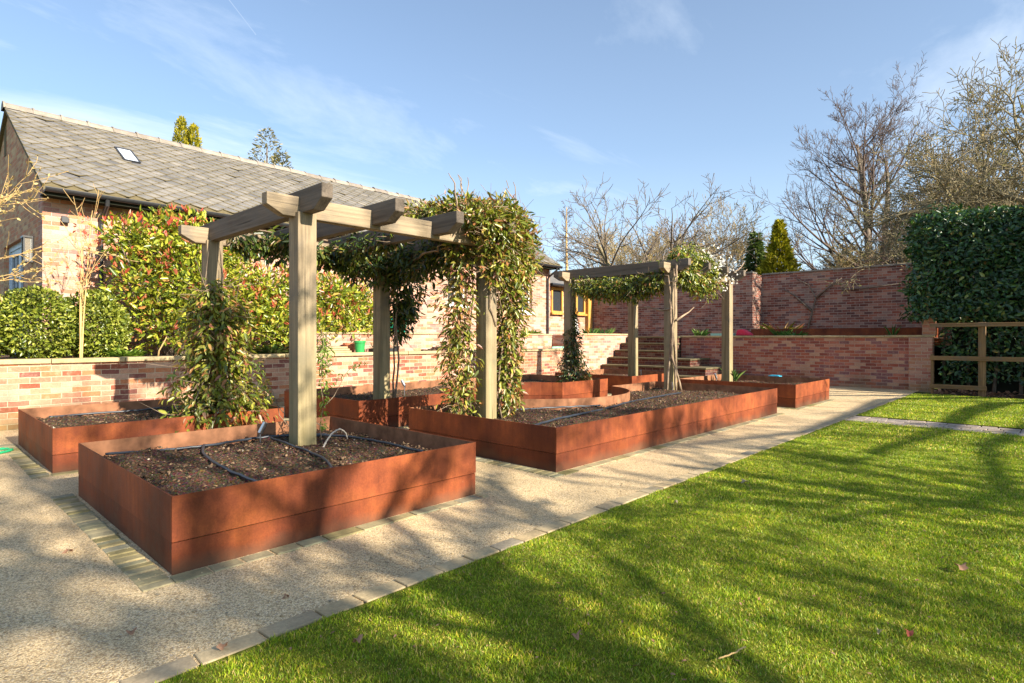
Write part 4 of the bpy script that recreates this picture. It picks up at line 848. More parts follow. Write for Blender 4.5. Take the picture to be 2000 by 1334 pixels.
litter('fallen_leaf', 'small dark red leaf on the lawn at lower right', 2.76, 0.43, 0.026, 4, 0.03, M['redtip'])
litter('fallen_leaf', 'tiny pale leaf on the lawn just left of the dark red leaf', 2.69, 0.52, 0.014, 5, 0.03, M['catkin'])
litter('fallen_leaf', 'long pale leaf on the bright lawn near the path edge', 4.74, 1.86, 0.045, 6, 0.03, M['catkin'])
litter('fallen_leaf', 'small pale leaf in the middle of the lawn near the path', 3.8, 1.98, 0.022, 7, 0.03, M['catkin'])
litter('fallen_leaf', 'reddish leaf on the gravel at the bottom left', 0.66, 2.74, 0.018, 8, 0.006)
litter('fallen_leaf', 'reddish leaf lying on the kerb stones at the bottom', 0.86, 2.32, 0.02, 9, 0.026)
litter('fallen_leaf', 'small brown leaf on the gravel left of the nearest bed', 0.67, 4.04, 0.024, 10, 0.006)
litter('fallen_leaf', 'brown leaf on the gravel in front of the nearest bed', 1.24, 2.6, 0.016, 11, 0.006)
hose('thin dry stick lying on the lawn at the lower right of centre', [(2.05, .90, .035), (2.12, .87, .04), (2.2, .86, .035)], 0.003, M['tan'], 'stick', 'stick')

# ================================================================ PLANTS ON THE TERRACE
def stems_mesh(lines, rad, m, parent, name='stems', k=6):
    b = MB()
    for ln in lines: b.tube(ln, [rad * (1 - 0.65 * i / max(1, len(ln) - 1)) for i in range(len(ln))], k)
    return b.build(name, m, parent, smooth=True)
def shrub(name, label, cat, base, cents, rads, n, size, m, seed, stem_m, tips=None, ntips=0, group=None, **k):
    t = thing(name, label, cat, base, 0, group); f = Foliage(seed); f.blobs(cents, rads, n, size, **k); f.build('foliage', m, t)
    r = np.random.default_rng(seed); L_ = []
    for c in cents:
        for _ in range(4):
            a = np.array(base) + np.array([r.normal(0, .08), r.normal(0, .08), -0.05]); c2 = np.array(c) + r.normal(0, 0.12, 3); L_.append([a, a * .6 + c2 * .4 + r.normal(0, .05, 3), c2])
    stems_mesh(L_, 0.022, stem_m, t)
    if ntips:
        f = Foliage(seed + 3); cents = np.asarray(cents, float); rads = np.asarray(rads, float); idx = r.integers(0, len(cents), ntips); d = unit(r.normal(size=(ntips, 3)) + [0, -0.5, 0.9])
        P = cents[idx] + d * (rads[idx] if rads.ndim == 2 else rads[idx][:, None]) * 1.03
        for _ in range(4): f.add(P + r.normal(0, .012, P.shape), unit(d * .4 + [0, 0, 1] + r.normal(size=P.shape) * .45), r.normal(size=P.shape), size * 1.0, aspect=0.32)
        f.build('red_foliage', tips, t)
    return t
shrub('photinia_bush', 'big photinia bush with red tips against the house, left of the pergola', 'bush', (3.4, 11.3, 0.87),
      [(3.0, 11.2, 2.75), (3.75, 11.2, 2.8), (2.75, 11.1, 2.1), (3.5, 11.0, 2.1), (4.2, 11.2, 2.2), (3.1, 11.1, 1.5), (3.9, 11.0, 1.45), (2.6, 11.2, 2.85), (4.3, 11.4, 2.75), (3.4, 11.3, 3.0)],
      [.55, .6, .45, .6, .55, .5, .55, .35, .5, .45], 11500, 0.09, M['photinia'], 11, M['bark'], M['redtip'], 130, shell=0.75, aspect=0.42)
shrub('photinia_bush', 'lower photinia bush behind the foreground pergola posts', 'bush', (6.0, 11.3, 0.87),
      [(5.0, 11.2, 2.1), (5.6, 11.1, 2.15), (6.3, 11.1, 2.05), (6.95, 11.2, 1.95), (5.0, 11.0, 1.45), (5.7, 10.9, 1.4), (6.5, 10.9, 1.4), (7.2, 11.1, 1.5), (4.6, 11.2, 1.75)],
      [.5, .55, .55, .5, .5, .5, .5, .45, .5], 10500, 0.09, M['photinia'], 12, M['bark'], M['redtip'], 100, shell=0.75, aspect=0.42)
BXL = (('clipped box ball partly cut by the left picture edge', 0.62, 10.95, .55), ('round clipped box ball in front of the house corner', 1.42, 10.85, .5), ('round clipped box ball behind the bare sapling', 2.12, 11.0, .46))
for i, (lb, x, y, r_) in enumerate(BXL):
    shrub('box_ball', lb, 'bush', (x, y, 0.87), [(x, y, 1.4), (x + .08, y - .05, 1.32)], [(r_, r_, .52), (r_ * .9, r_ * .9, .46)], 8500, 0.05, M['box'], 20 + i, M['bark'], group='clipped box balls', shell=0.2, lump=0.025, up=0.1, aspect=0.55)
def small_plant(name, label, x, y, z, n, size, m, seed, h=0.12, w=0.14, cat='plant', group=None, up=1.2, aspect=0.2):
    t = thing(name, label, cat, (x, y, z), 0, group); f = Foliage(seed); r = f.rng
    a = r.uniform(0, 6.28, n); rr = w * r.random(n) ** .5; P = np.stack([x + rr * np.cos(a) * .6, y + rr * np.sin(a) * .6, z + h * 0.5 * r.random(n)], 1)
    D = np.stack([np.cos(a), np.sin(a), np.full(n, up)], 1) + r.normal(size=(n, 3)) * .3
    f.add(P, D, np.stack([-np.cos(a), -np.sin(a), np.full(n, 1.0)], 1), size, aspect=aspect, droop=0.25); f.build('foliage', m, t); return t
small_plant('leafy_perennial', 'pale green leafy plant in the soil right of the box balls', 2.45, 10.45, .88, 240, .10, M['fresh'], 41, .16, .32, aspect=.35, up=.7)
small_plant('leafy_perennial', 'dark green leafy plant at the foot of the photinia above the brick wall', 4.7, 10.4, .88, 260, .11, M['ivy'], 42, .2, .4, aspect=.4, up=.7)
small_plant('bulb_clump', 'clump of fresh bulb leaves on the terrace left of the steps', 14.7, 10.5, 1.27, 60, .19, M['bulb'], 43, .05, .25, 'plant', aspect=.09, up=2.5)
small_plant('bulb_clump', 'bulb leaves below the white board and oak corner post', 15.6, 10.6, 1.27, 70, .2, M['bulb'], 44, .05, .35, 'plant', aspect=.09, up=2.5)
small_plant('bulb_clump', 'low green clump at the wall top left of the far shaded post', 12.4, 10.95, 1.27, 70, .16, M['fresh'], 45, .05, .4, 'plant', aspect=.2)
small_plant('bulb_clump', 'green clump on the red wall between the far posts', 16.5, 7.8, 1.21, 70, .22, M['bulb'], 46, .05, .22, 'plant', aspect=.12, up=1.6)
small_plant('bulb_clump', 'green clump right of the red bag on the terrace', 17.2, 5.7, 1.21, 80, .2, M['bulb'], 47, .05, .3, 'plant', aspect=.1, up=2)
small_plant('bulb_clump', 'spreading dark clump in front of the steel edging on the terrace', 16.6, 5.2, 1.21, 110, .17, M['bulb'], 48, .05, .4, 'plant', aspect=.12, up=1.0)
small_plant('bulb_clump', 'upright leaves in front of the tall old wall near the brick pier', 17.0, 3.0, 1.21, 24, .24, M['bulb'], 49, .05, .12, 'plant', aspect=.1, up=3)
small_plant('bulb_clump', 'daffodil-like leaves at the foot of the far right pergola post', 12.0, 4.95, .28, 36, .24, M['bulb'], 50, .05, .1, 'plant', aspect=.1, up=2)
small_plant('bulb_clump', 'brownish fern clump against the buttress corner of the tall wall', 18.2, 6.0, 1.21, 160, .4, M['vine_rust'], 51, .1, .45, 'plant', aspect=.14, up=.9)
small_plant('tiny_shrub', 'tiny bronze shrub growing from the small dark pot', 7.2, 10.1, 1.0, 90, .05, M['catkin'], 52, .45, .1, 'plant', aspect=.35, up=1.0)
rb = Foliage(61); b = MB()
r_ = random.Random(9)
for _ in range(70):
    x, y = 8.7 + r_.gauss(0, .35), 10.35 + r_.gauss(0, .07); s = r_.uniform(.02, .06); z = .9 + .1 * math.exp(-((x - 8.7) / .35) ** 2) * r_.random()
    b.poly([(x + s * a + r_.uniform(-.3, .3) * s, y + s * c + r_.uniform(-.3, .3) * s, z + s * d) for a, c, d in ((-1, -1, -1), (1, -1, -1), (1, 1, -1), (-1, 1, -1), (-.7, -.7, .7), (.7, -.7, .7), (.7, .7, .7), (-.7, .7, .7))], [(0, 3, 2, 1), (4, 5, 6, 7), (0, 1, 5, 4), (1, 2, 6, 5), (2, 3, 7, 6), (3, 0, 4, 7)])
o = b.build('rubble_heap', M['soil_dry']); o['kind'] = 'stuff'; props(o, 'heap of earth and stones on the wall before the house', 'rubble')

# ================================================================ CLIMBERS
def climber(label, name, base, runs, stems, seed, m, size=0.11, wood=0.014, blobs=None, group='evergreen climbers on the pergolas', flowers=None, rust=None, rs=.3):
    t = thing(name, label, 'climber', base, 0, group); f = Foliage(seed); f2 = Foliage(seed + 1)
    size *= .66
    for pts, rad, n, *o in runs:
        n = int(n * 2.3); kw = dict(aspect=0.38, droop=0.25, droop_dir=-.6, spread=.9); f.along(pts, rad, int(n * (1 - rs)), size, **kw); f2.along(pts, rad, int(n * rs), size * .9, **kw)
    for c, r, n in (blobs or []):
        n = int(n * 2.2); f.blobs([c], [r], int(n * .6), size, shell=.9, up=-.15, aspect=.36, droop=.3); f2.blobs([c], [r], int(n * .4), size, shell=.9, up=0.1, aspect=.3, droop=.3)
    f.build('foliage', m, t); f2.build('rusty_leaves', rust or M['vine_rust'], t)
    rr = np.random.default_rng(seed); L_ = []
    for ln in stems:
        p = np.array(ln, float); q = []
        for i in range(len(p) - 1):
            for u in (0, .34, .67): q.append(p[i] * (1 - u) + p[i + 1] * u + rr.normal(0, .018, 3))
        q.append(p[-1]); L_.append(q)
    stems_mesh(L_, wood, M['vinewood'], t)
    # a thicket of thin twigs inside the leaf mass
    sg = []
    for pts, rad, n, *o in runs:
        pts = np.array(pts, float); rad = np.broadcast_to(np.asarray(rad, float), (len(pts),))
        for _ in range(int(n / 14)):
            i = rr.integers(0, len(pts) - 1); u = rr.random(); c = pts[i] * (1 - u) + pts[i + 1] * u; d = unit(rr.normal(size=3) + [0, 0, -.2]); a = c + rr.normal(0, .3, 3) * rad[i] * .5; e = a + d * rad[i] * rr.uniform(.5, 1.3); mdl = (a + e) / 2 + rr.normal(0, .03, 3)
            sg += [(a, mdl, .004, .003, 0), (mdl, e, .003, .002, 0)]
    for c, r, n in (blobs or []):
        for _ in range(int(n / 10)):
            d = unit(rr.normal(size=3) + [0, 0, .2]); a = np.array(c) + rr.normal(size=3) * np.array(r) * .4; e = a + d * np.array(r) * rr.uniform(.6, 1.25); sg += [(a, (a + e) / 2 + rr.normal(0, .03, 3), .004, .003, 0), ((a + e) / 2, e, .003, .002, 0)]
    V, F = frusta(sg, 4); mesh_np('inner_twigs', V, F, M['vinewood'], t, base=base)
    if flowers: flowers(t)
    return t
climber('olive green climber bushing out round the left pergola post from the far left bed', 'climbing_vine', (2.43, 6.75, 0.28),
        [([(2.42, 6.72, .42), (2.44, 6.72, .8), (2.42, 6.72, 1.2), (2.40, 6.72, 1.5), (2.38, 6.74, 1.72)], [.56, .48, .44, .4, .24], 2200), ([(2.75, 6.62, .36), (2.5, 6.6, .45), (2.1, 6.65, .36)], [.36, .42, .3], 560),
         ([(2.5, 6.75, 1.3), (2.75, 6.8, 1.55)], [.2, .15], 120)],
        [[(2.33, 6.7, .25), (2.33, 6.73, 1.0), (2.36, 6.76, 2.2)], [(2.5, 6.7, .25), (2.53, 6.75, 1.2), (2.48, 6.78, 2.2)]], 101, M['vine'], .105)
climber('dark climber hanging along the back beam and right rear post of the foreground pergola', 'climbing_vine', (4.78, 6.95, 0.28),
        [([(2.65, 6.85, 2.3), (3.3, 6.85, 2.28), (4.0, 6.8, 2.2), (4.8, 6.85, 2.25)], [.16, .2, .3, .36], 1700), ([(4.85, 6.85, 2.2), (5.0, 6.8, 1.85), (5.0, 6.85, 1.5), (4.95, 6.9, 1.25)], [.42, .36, .3, .12], 950),
         ([(4.75, 6.9, 2.3), (4.7, 6.2, 2.2), (4.66, 5.6, 2.25), (4.66, 5.0, 2.35)], [.35, .36, .34, .3], 1500), ([(3.88, 6.8, 2.3), (3.9, 6.0, 2.32), (3.9, 5.4, 2.36)], [.2, .2, .1], 420), ([(3.15, 6.8, 2.36), (3.15, 6.2, 2.32)], [.16, .12], 130)],
        [[(4.85, 6.85, .25), (4.83, 6.84, .8), (4.8, 6.8, 1.5), (4.78, 6.85, 2.4)], [(4.8, 6.75, .25), (4.86, 6.76, .9), (4.83, 6.72, 2.3), (4.2, 6.3, 2.4)], [(4.7, 6.9, 2.4), (3.6, 6.85, 2.45), (2.7, 6.85, 2.45)], [(4.66, 6.2, 2.2), (4.3, 5.3, 2.2), (4.1, 4.9, 2.22)]], 102, M['vine_mid'], .115, .018, rust=M['ivy'], rs=.4)
climber('dense rusty green climber heaped over and falling down the right front pergola post', 'climbing_vine', (4.7, 4.9, 0.28),
        [([(5.02, 4.78, 2.5), (5.06, 4.75, 2.1), (5.02, 4.76, 1.6), (4.98, 4.78, 1.1), (4.97, 4.8, .65), (4.98, 4.78, .36)], [.38, .36, .32, .29, .25, .29], 2100), ([(4.42, 4.92, 2.2), (4.4, 4.98, 1.6), (4.36, 4.95, 1.1), (4.36, 4.9, .65), (4.3, 4.86, .36)], [.3, .3, .28, .26, .3], 1050)],
        [[(4.8, 4.72, .25), (4.85, 4.75, 1.2), (4.82, 4.72, 2.45)], [(4.52, 4.9, .25), (4.5, 4.9, 1.2), (4.54, 4.88, 2.4), (4.3, 4.9, 2.55)], [(4.7, 4.68, 1.3), (4.6, 4.66, 1.7), (4.76, 4.66, 2.1), (4.7, 4.66, 2.35)], [(4.85, 4.7, 2.2), (4.7, 4.67, 1.9), (4.8, 4.67, 1.5)]] + [[(4.2 + .15 * q, 4.75 + .12 * (q * 7 % 6), 2.6), (4.2 + .15 * q + .04 * (q % 3 - 1), 4.75 + .12 * (q * 7 % 6), 2.85), (4.2 + .15 * q + .1 * (q % 3 - 1), 4.8 + .12 * (q * 7 % 6), 2.98 + .05 * (q * 5 % 4))] for q in range(8)], 103, M['vine'], .105, .011,
        [((4.55, 5.0, 2.62), (.42, .3, .2), 850), ((5.0, 4.95, 2.6), (.34, .32, .24), 900), ((4.95, 4.78, 2.38), (.36, .24, .28), 800), ((4.7, 5.4, 2.6), (.45, .4, .2), 700), ((4.2, 5.3, 2.6), (.35, .3, .14), 300), ((4.66, 4.5, 2.42), (.42, .2, .3), 800), ((4.4, 4.6, 2.5), (.3, .2, .2), 400), ((4.6, 4.58, 2.1), (.22, .13, .34), 420), ((4.85, 4.62, 2.1), (.26, .14, .3), 380), ((5.2, 4.75, 2.2), (.22, .25, .4), 500)], rust=M['vine_rust'], rs=.62)
def blossom(t):
    f = Foliage(77); r = f.rng; n = 420; c = np.array([[10.75, 4.8, 2.62], [11.0, 4.8, 2.5], [11.2, 4.82, 2.38], [10.3, 4.8, 2.72]])[r.integers(0, 4, n)]; P = c + r.normal(size=(n, 3)) * [.2, .12, .1]
    f.add(P, r.normal(size=(n, 3)) + [0, -.4, .4], r.normal(size=(n, 3)) + [0, -1, .6], .05, aspect=.5); f.build('blossom', M['blossom'], t)
climber('climber with a mound of white blossom over the front of the far pergola', 'climbing_vine', (9.35, 4.85, 0.28),
        [([(9.4, 4.9, 2.62), (10.0, 4.95, 2.68), (10.6, 4.92, 2.6), (11.1, 4.9, 2.45)], [.22, .28, .3, .22], 1500), ([(9.5, 4.85, 2.35), (10.2, 4.85, 2.2), (10.7, 4.88, 2.2)], [.28, .34, .32], 1000),
         ([(9.35, 7.0, 2.26), (9.35, 6.4, 2.14), (9.35, 5.7, 2.1), (9.38, 5.1, 2.25)], [.22, .3, .34, .28], 1900), ([(10.0, 5.2, 2.5), (10.3, 6.2, 2.45), (10.1, 7.0, 2.4)], [.3, .3, .2], 700)],
        [[(9.28, 4.82, .22), (9.22, 4.86, .9), (9.26, 4.84, 1.6), (9.24, 4.85, 2.4)], [(9.4, 4.83, .22), (9.33, 4.84, .8), (9.24, 4.9, 1.5), (9.3, 4.84, 2.5)], [(9.2, 4.95, .22), (9.24, 4.9, 1.2), (9.2, 4.92, 2.3), (9.3, 5.5, 2.3)], [(9.3, 4.85, 2.5), (9.24, 4.8, 2.2), (9.28, 5.6, 2.1)], [(9.3, 4.8, 1.5), (9.8, 4.75, 1.75)], [(9.25, 4.88, 1.7), (9.3, 5.6, 1.75)], [(11.6, 4.8, 2.5), (11.95, 4.7, 2.75)], [(11.7, 4.75, 2.4), (12.1, 4.7, 2.62)]], 104, M['vine'], .11, .022, flowers=blossom, rust=M['vine_mid'], rs=.5)
climber('dark ivy-like climber round the lower part of the left rear far post', 'climbing_vine', (9.35, 7.1, 0.28),
        [([(9.35, 7.08, .34), (9.35, 7.1, .7), (9.35, 7.12, 1.1), (9.35, 7.14, 1.35)], [.42, .34, .24, .12], 1100), ([(9.35, 7.1, 1.3), (9.35, 7.1, 1.8)], [.14, .1], 120)],
        [[(9.27, 7.08, .25), (9.26, 7.1, 1.2), (9.28, 7.1, 2.3)], [(9.42, 7.08, .25), (9.43, 7.1, 1.0), (9.4, 7.1, 2.2)]], 105, M['ivy'], .095, rust=M['vine_rust'])
climber('thin young climber with bright leaves at the right side of the bare front post', 'climbing_vine', (2.6, 4.75, 0.28),
        [([(2.58, 4.72, .9), (2.6, 4.72, 1.05), (2.62, 4.74, 1.2)], [.06, .1, .1], 110), ([(2.58, 4.72, .4), (2.6, 4.72, .7), (2.62, 4.74, .95)], [.03, .05, .06], 60), ([(2.62, 4.72, .78), (2.85, 4.7, .92), (2.98, 4.68, .98)], [.01, .03, .04], 22)],
        [[(2.57, 4.72, .25), (2.58, 4.74, .8), (2.6, 4.73, 1.3)], [(2.6, 4.7, .6), (2.8, 4.7, .85), (3.0, 4.68, 1.0)], [(2.58, 4.72, .9), (2.54, 4.68, 1.3), (2.52, 4.66, 1.42)]], 106, M['fresh'], .05, .004, rust=M['fresh'])
climber('young shoot on a bamboo cane left of the bare front post', 'climbing_vine', (2.55, 5.3, 0.28),
        [([(2.4, 5.33, .6), (2.32, 5.35, .85), (2.28, 5.36, 1.0)], [.05, .07, .05], 40)], [[(2.56, 5.33, .22), (2.48, 5.34, .6), (2.38, 5.34, .75)], [(2.5, 5.33, .5), (2.36, 5.34, .8), (2.3, 5.36, 1.0)]], 107, M['fresh'], .045, .005, rust=M['fresh'])
# bare espalier on the old wall
t = thing('wall_shrub', 'leafless espalier branches trained on the tall old wall', 'shrub', (18.93, 5.6, 1.2))
stems_mesh([[(18.93, 5.6, 1.1), (18.93, 5.45, 1.8), (18.93, 5.3, 2.4), (18.93, 5.5, 2.8), (18.93, 5.9, 3.05)], [(18.93, 5.3, 2.4), (18.93, 4.9, 2.75), (18.93, 4.6, 2.95)], [(18.93, 5.4, 2.0), (18.93, 5.9, 2.5), (18.93, 6.2, 2.7)], [(18.92, 4.6, 2.6), (18.92, 3.9, 2.63), (18.92, 3.1, 2.7)], [(18.92, 3.0, 2.45), (18.92, 2.5, 2.5), (18.92, 2.0, 2.48)]], .035, M['bark'], t, 'branches')
# hedge
def hedge():
    t = thing('laurel_hedge', 'tall clipped dark green laurel hedge behind the wooden fence', 'hedge', (16.6, -1.5, 0)); f = Foliage(201); r = f.rng
    def face(n, fn, nrm, size=.09):
        n = int(n * 1.45)
        a, b = r.random(n), r.random(n); P = fn(a, b); nr_ = np.array(nrm, float)
        lum = 0.13 * np.sin(P[:, 1] * 3.1 + P[:, 2] * 2.3) * np.sin(P[:, 2] * 3.7) + r.normal(0, .09, n) + .16 * (r.random(n) > .97); P = P + nr_ * lum[:, None]
        f.add(P, nr_ * .25 + r.normal(size=(n, 3)) * [.5, .8, .5] + [0, 0, -.35], nr_ + r.normal(size=(n, 3)) * .45 + [0, 0, .35], size, aspect=.48, droop=.2)
    x0, x1, y1, z1 = 15.75, 17.4, 2.42, 3.84
    sl = lambda z: np.clip((1.75 - z) * .9, 0, .75)
    for k in range(2):
        face(5200, lambda a, b: np.stack([np.full_like(a, x0) + .08 * k + 0.25 * np.clip((1.4 - (1.6 + b * 2.35)), 0, 1), y1 - a * 5.2 - 0.03, 1.62 + b * 2.33], 1), (-1, 0, .05))
    face(2600, lambda a, b: np.stack([np.full_like(a, 16.05), 1.9 - a * 4.5, 0.25 + b * 1.4], 1), (-1, 0, 0))
    face(1700, lambda a, b: np.stack([x0 + b * (x1 - x0), np.full_like(a, y1), 1.65 + a * 2.3], 1), (0, 1, 0))
    face(3600, lambda a, b: np.stack([x0 + b * (x1 - x0), y1 - a * 5.2, np.full_like(a, z1 + .02) + .1 * np.sin(a * 25) * .5], 1), (0, 0, 1))
    f.build('foliage', M['laurel'], t)
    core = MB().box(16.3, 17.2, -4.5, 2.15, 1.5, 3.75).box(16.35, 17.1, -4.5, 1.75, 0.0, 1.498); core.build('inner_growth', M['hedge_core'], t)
    L_ = [[(16.3 + r.normal(0, .1), y, -.05), (16.25 + r.normal(0, .1), y + r.normal(0, .15), 1.0), (16.2, y + r.normal(0, .2), 1.9)] for y in np.linspace(1.9, -3, 12)]
    stems_mesh(L_, .04, M['bark'], t)
hedge()
# ground litter below the hedge
fl = Foliage(210); r_ = fl.rng; n = 420
fl.add(np.stack([r_.uniform(15.1, 16.3, n), r_.uniform(-2.5, 1.95, n), r_.uniform(.02, .06, n)], 1), r_.normal(size=(n, 3)) * [1, 1, .3], r_.normal(size=(n, 3)) * .4 + [0, 0, 1], .09, aspect=.55)
o = fl.build('leaf_litter', M['dryleaf'], None) if False else mesh_np('leaf_litter', np.concatenate(fl.V), np.concatenate(fl.F), M['dryleaf']); o['kind'] = 'stuff'; props(o, 'dry leaf litter under the hedge', 'leaf litter')

# ================================================================ TREES
def TP(n, kids, frm, ang, lr, rr, wob, up, taper, shrink, rmin=.004): return dict(n=n, kids=kids, ang=ang, lr=lr, rr=rr, wob=wob, up=up, taper=taper, shrink=shrink, rmin=rmin, **{'from': frm})
P_up = TP([12, 9, 7, 5, 3], [15, 8, 6, 3], [.12, .2, .2, .2], [.9, .6, .6, .6], [.74, .5, .5, .5], [.55, .55, .55, .6], [.02, .035, .05, .06, .08], [.02, .05, .06, .05, .03], [.8, .85, .85, .8, .8], [.55, .35, .3, .2], .0065)
P_tangle = TP([8, 9, 8, 6, 4], [9, 9, 8, 6], [.2, .15, .15, .15], [1.0, .8, .8, .8], [.9, .55, .5, .45], [.6, .55, .55, .6], [.08, .13, .18, .2, .2], [.02, .0, -.01, .01, .03], [.6, .8, .8, .8, .8], [.2, .3, .25, .2], .007)
P_spread = TP([8, 9, 7, 5], [8, 7, 6], [.25, .15, .15], [.8, .75, .8], [.85, .5, .42], [.6, .5, .55], [.05, .09, .12, .14], [.01, .02, .04, .03], [.6, .8, .8, .8], [.25, .3, .3], .009)
P_brush = TP([6, 6, 5, 4], [11, 9, 6], [.1, .15, .2], [.55, .6, .7], [.7, .55, .5], [.6, .6, .6], [.07, .1, .12, .14], [.04, .04, .03, .02], [.7, .8, .8, .8], [.35, .3, .2], .0085)
tree('bare_tree', 'tall leafless multi-stemmed tree rising above the right end of the old wall', 'tree', (31.8, 6.3, 1.3), P_up, 10.6, .24, 301, M['bark'], M['twig_red'], stems=3, spread=.16)
tree('bare_tree', 'tangled lichen-covered leafless tree spreading above the hedge at the right edge', 'tree', (23.4, -.3, 1.0), P_tangle, 7.2, .2, 302, M['lichen'], M['lichen'], bud=M['olivebud'], budn=3500, budsize=.06, stems=3, spread=.4, lean=(-.05, .1, 1))
tree('bare_tree', 'brown twiggy leafless tree behind the left end of the hedge', 'tree', (27.5, 1.4, 1.2), P_tangle, 4.6, .15, 303, M['twig'], M['twig'], bud=M['bud'], budn=1500, budsize=.06, stems=3, spread=.35)
tree('bare_tree', 'leafless fruit tree with wide crooked limbs above the far pergola', 'tree', (22.9, 13.4, 1.2), P_spread, 6.0, .16, 304, M['lichen'], M['bark'], stems=3, spread=.45)
tree('larch_tree', 'slender distant leafless tree with one straight pale trunk', 'tree', (35.7, 27.7, 1.2), TP([14, 5, 4], [60, 6], [.15, .2], [1.1, .7], [.16, .5], [.25, .6], [.01, .08, .1], [.01, .05, .03], [.85, .8, .8], [.6, .2], .012), 10.2, .2, 305, M['tan'], M['twig_red'])
BR = [(33, 26, 4.2, 'ochretwig', 'low ochre twiggy bush at the end of the house roof'), (31, 20.5, 4.6, 'ochretwig', 'ochre budding thicket left of the crooked fruit tree'), (30, 17.5, 4.4, 'ochretwig', 'ochre budding thicket straight behind the crooked fruit tree'), (32.5, 16.5, 5.4, 'twig', 'brown budding bush right of the crooked fruit tree'),
      (31, 13.5, 5.0, 'ochretwig', 'tall ochre bush with fanned twigs above the sunlit wall end'), (33, 12.6, 4.2, 'ochretwig', 'low ochre bush left of the golden conifer'), (31, 7.8, 3.4, 'ochretwig', 'pale ochre brush at the foot of the tall multi-stemmed tree'), (33, 6.2, 3.6, 'ochretwig', 'pale ochre brush between the tall multi-stemmed tree and the hedge'),
      (27, 1.6, 5.0, 'ochretwig', 'yellowish brush above the left top corner of the hedge'), (26, 0.2, 5.2, 'lichen', 'olive brush directly above the hedge at the right edge')]
for i, (x, y, h, mm, lb) in enumerate(BR):
    tree('bare_bush', lb, 'bush', (x, y, 1.1), P_brush, h * 1.1, .07, 320 + i, M[mm], M[mm], bud=M['bud'] if i % 3 else M['olivebud'], budn=2600, budsize=.08, stems=5, spread=.45, group='leafless bushes beyond the walls')
def conifer(name, label, base, h, r, n, size, m, seed, tops=((0, 0, 1),), shape=1.0, droop=.3):
    t = thing(name, label, 'tree', base); f = Foliage(seed); rr = f.rng; base = np.array(base, float)
    for ox, oy, hs in tops:
        k = int(n / len(tops)); u = rr.random(k) ** .8; z = (1 - u) * h * hs; a = rr.uniform(0, 6.28, k)
        R_ = r * (u ** shape) * (0.72 + 0.3 * np.sin(a * 3 + z * 3.3) * np.sin(z * 5 + a)) * np.sqrt(rr.uniform(.35, 1, k))
        P = base + np.stack([ox + R_ * np.cos(a), oy + R_ * np.sin(a), z], 1); D = np.stack([np.cos(a), np.sin(a), np.full(k, droop)], 1) + rr.normal(size=(k, 3)) * .35
        f.add(P, D, rr.normal(size=(k, 3)) + [0, 0, 1], size, aspect=.4)
    f.build('crown', m, t); MB().tube([base + [0, 0, -.2], base + [0, 0, h * .5], base + [0, 0, h * .93]], [.16, .1, .03], 8).build('trunk', M['bark'], t)
conifer('cypress_tree', 'golden cypress with two tips showing above the house roof', (9.6, 30.7, .9), 10.9, 1.75, 24000, .13, M['cypress'], 401, ((-.1, .1, 1.0), (.3, -.32, .965)), .62, 1.6)
conifer('conifer_tree', 'grey green feathery conifer showing above the house roof', (13.2, 29.8, .9), 11.1, 3.3, 15000, .15, M['cedar'], 402, ((0, 0, 1), (.5, -.5, .9), (-.7, .6, .86)), .6, .3)
conifer('cypress_tree', 'golden cone-shaped conifer behind the corner of the old wall', (26.1, 8.75, 1.1), 5.1, 2.0, 9000, .17, M['cypress'], 403, ((0, 0, 1),), .9, 1.0)
conifer('conifer_tree', 'dark slim conifer left of the golden cone-shaped one', (27.0, 10.1, 1.1), 4.9, 1.3, 3600, .22, M['conifer'], 404, ((0, 0, 1),), .8, .1)
shrub('evergreen_bush', 'dark evergreen bush peeping over the old wall right of the golden conifer', 'bush', (29, 9.0, 1.1), [(29, 9.0, 2.7), (29.2, 8.2, 2.6), (29, 10, 2.5)], [1.1, 1.0, .9], 3200, .15, M['conifer'], 405, M['bark'], aspect=.45)
# sapling and budding twigs at the left
P_sap = TP([10, 6, 4], [6, 3], [.25, .2], [.45, .6], [.4, .45], [.6, .6], [.025, .06, .08], [.03, .06, .04], [.7, .8, .8], [.4, .3], .003)
tree('bare_sapling', 'slender tan-stemmed sapling growing behind the coping before the house', 'sapling', (1.86, 10.3, .87), P_sap, 2.3, .013, 501, M['tan'], M['tan'], bud=M['redtip'], budn=70, budsize=.05, stems=3, spread=.055)
tree('budding_tree', 'budding pale twigs reaching in from the left picture edge', 'tree', (.75, 10.6, .87), TP([8, 7, 5], [18, 9], [.35, .15], [1.1, .7], [.55, .45], [.4, .6], [.03, .07, .1], [0, -.01, .02], [.7, .8, .8], [.1, .2], .003), 2.7, .03, 502, M['tan'], M['tan'], bud=M['bud'], budn=1100, budsize=.04, lean=(-.06, .0, 1))
t = thing('dead_stem', 'short bare curved stem standing on the wall top left of the ivy', 'stem', (2.85, 10.35, .87)); stems_mesh([[(2.85, 10.35, .85), (2.87, 10.35, 1.0), (2.95, 10.36, 1.15), (2.98, 10.36, 1.22)]], .016, M['tan'], t, 'stem')
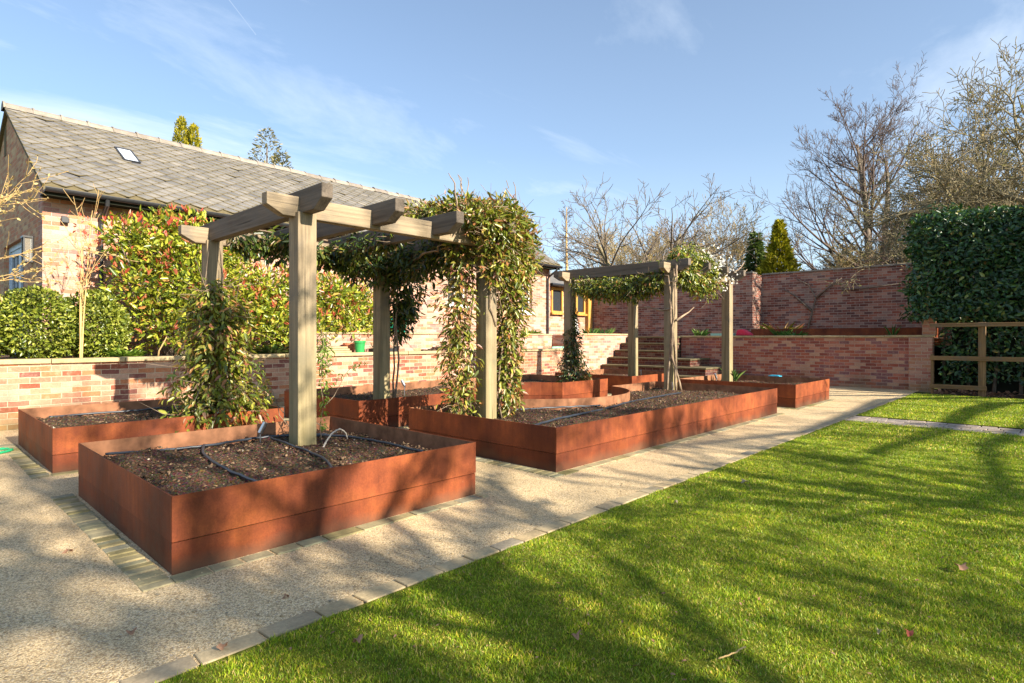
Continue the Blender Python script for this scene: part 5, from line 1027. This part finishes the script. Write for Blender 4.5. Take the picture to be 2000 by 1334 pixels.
# trees on the far side of the lawn, behind the viewpoint: their limbs throw the dappled shade
P_shade = TP([10, 9, 7, 5], [10, 7, 5], [.22, .15, .15], [.85, .75, .75], [.62, .5, .45], [.62, .58, .6], [.04, .09, .12, .14], [.02, .02, .03, .02], [.75, .85, .8, .8], [.35, .3, .25], .013)
SH = [((2.2, -13.5, 0), 10.5, .26, 601), ((-3.5, -12, 0), 8.5, .22, 602), ((7.5, -17.5, 0), 10, .26, 603), ((2.4, -6.6, 0), 5.2, .2, 604), ((5.6, -7.6, 0), 5.4, .2, 606)]
for i, (b_, h, r0, sd) in enumerate(SH):
    tree('bare_tree', 'leafless garden tree on the far lawn side behind the viewpoint', 'tree', b_, P_shade, h, r0, sd, M['bark'], M['twig'], group='leafless trees behind the viewpoint', bud=M['bud'], budn=3200, budsize=.06)
P_limb = TP([7, 12, 7, 5], [6, 6, 5], [.35, .25, .2], [1.25, .7, .8], [1.25, .35, .45], [.75, .45, .5], [.03, .035, .1, .12], [.03, -.005, .03, .03], [.5, .75, .8, .8], [.1, .2, .3], .008)
tree('bare_tree', 'old leafless tree with long level limbs beyond the right edge of the lawn', 'tree', (15.6, -6.2, 0), P_limb, 5.2, .24, 611, M['bark'], M['twig'], limbs=[([(15.6, -6.2, 2.9), (14.0, -5.9, 3.5), (12.0, -5.85, 3.62), (9.5, -5.8, 3.6), (7.2, -5.75, 3.75)], .15), ([(15.6, -6.2, 3.6), (13.6, -5.6, 4.2), (11, -5.6, 4.15), (8.4, -5.7, 4.2), (6.5, -5.6, 4.5)], .12), ([(15.6, -6.2, 2.4), (13.5, -6.6, 3.5), (11, -6.9, 3.75), (8.5, -6.5, 3.7), (6, -6.6, 3.6), (4.5, -6.3, 3.9)], .10), ([(15.6, -6.2, 3.9), (12.5, -4.9, 5.2), (9.8, -5.2, 5.9), (7.6, -4.8, 6.2)], .09), ([(15.6, -6.2, 3.2), (17, -5.0, 4.2), (16.4, -3.6, 4.6), (15.2, -3.0, 4.5)], .12)])
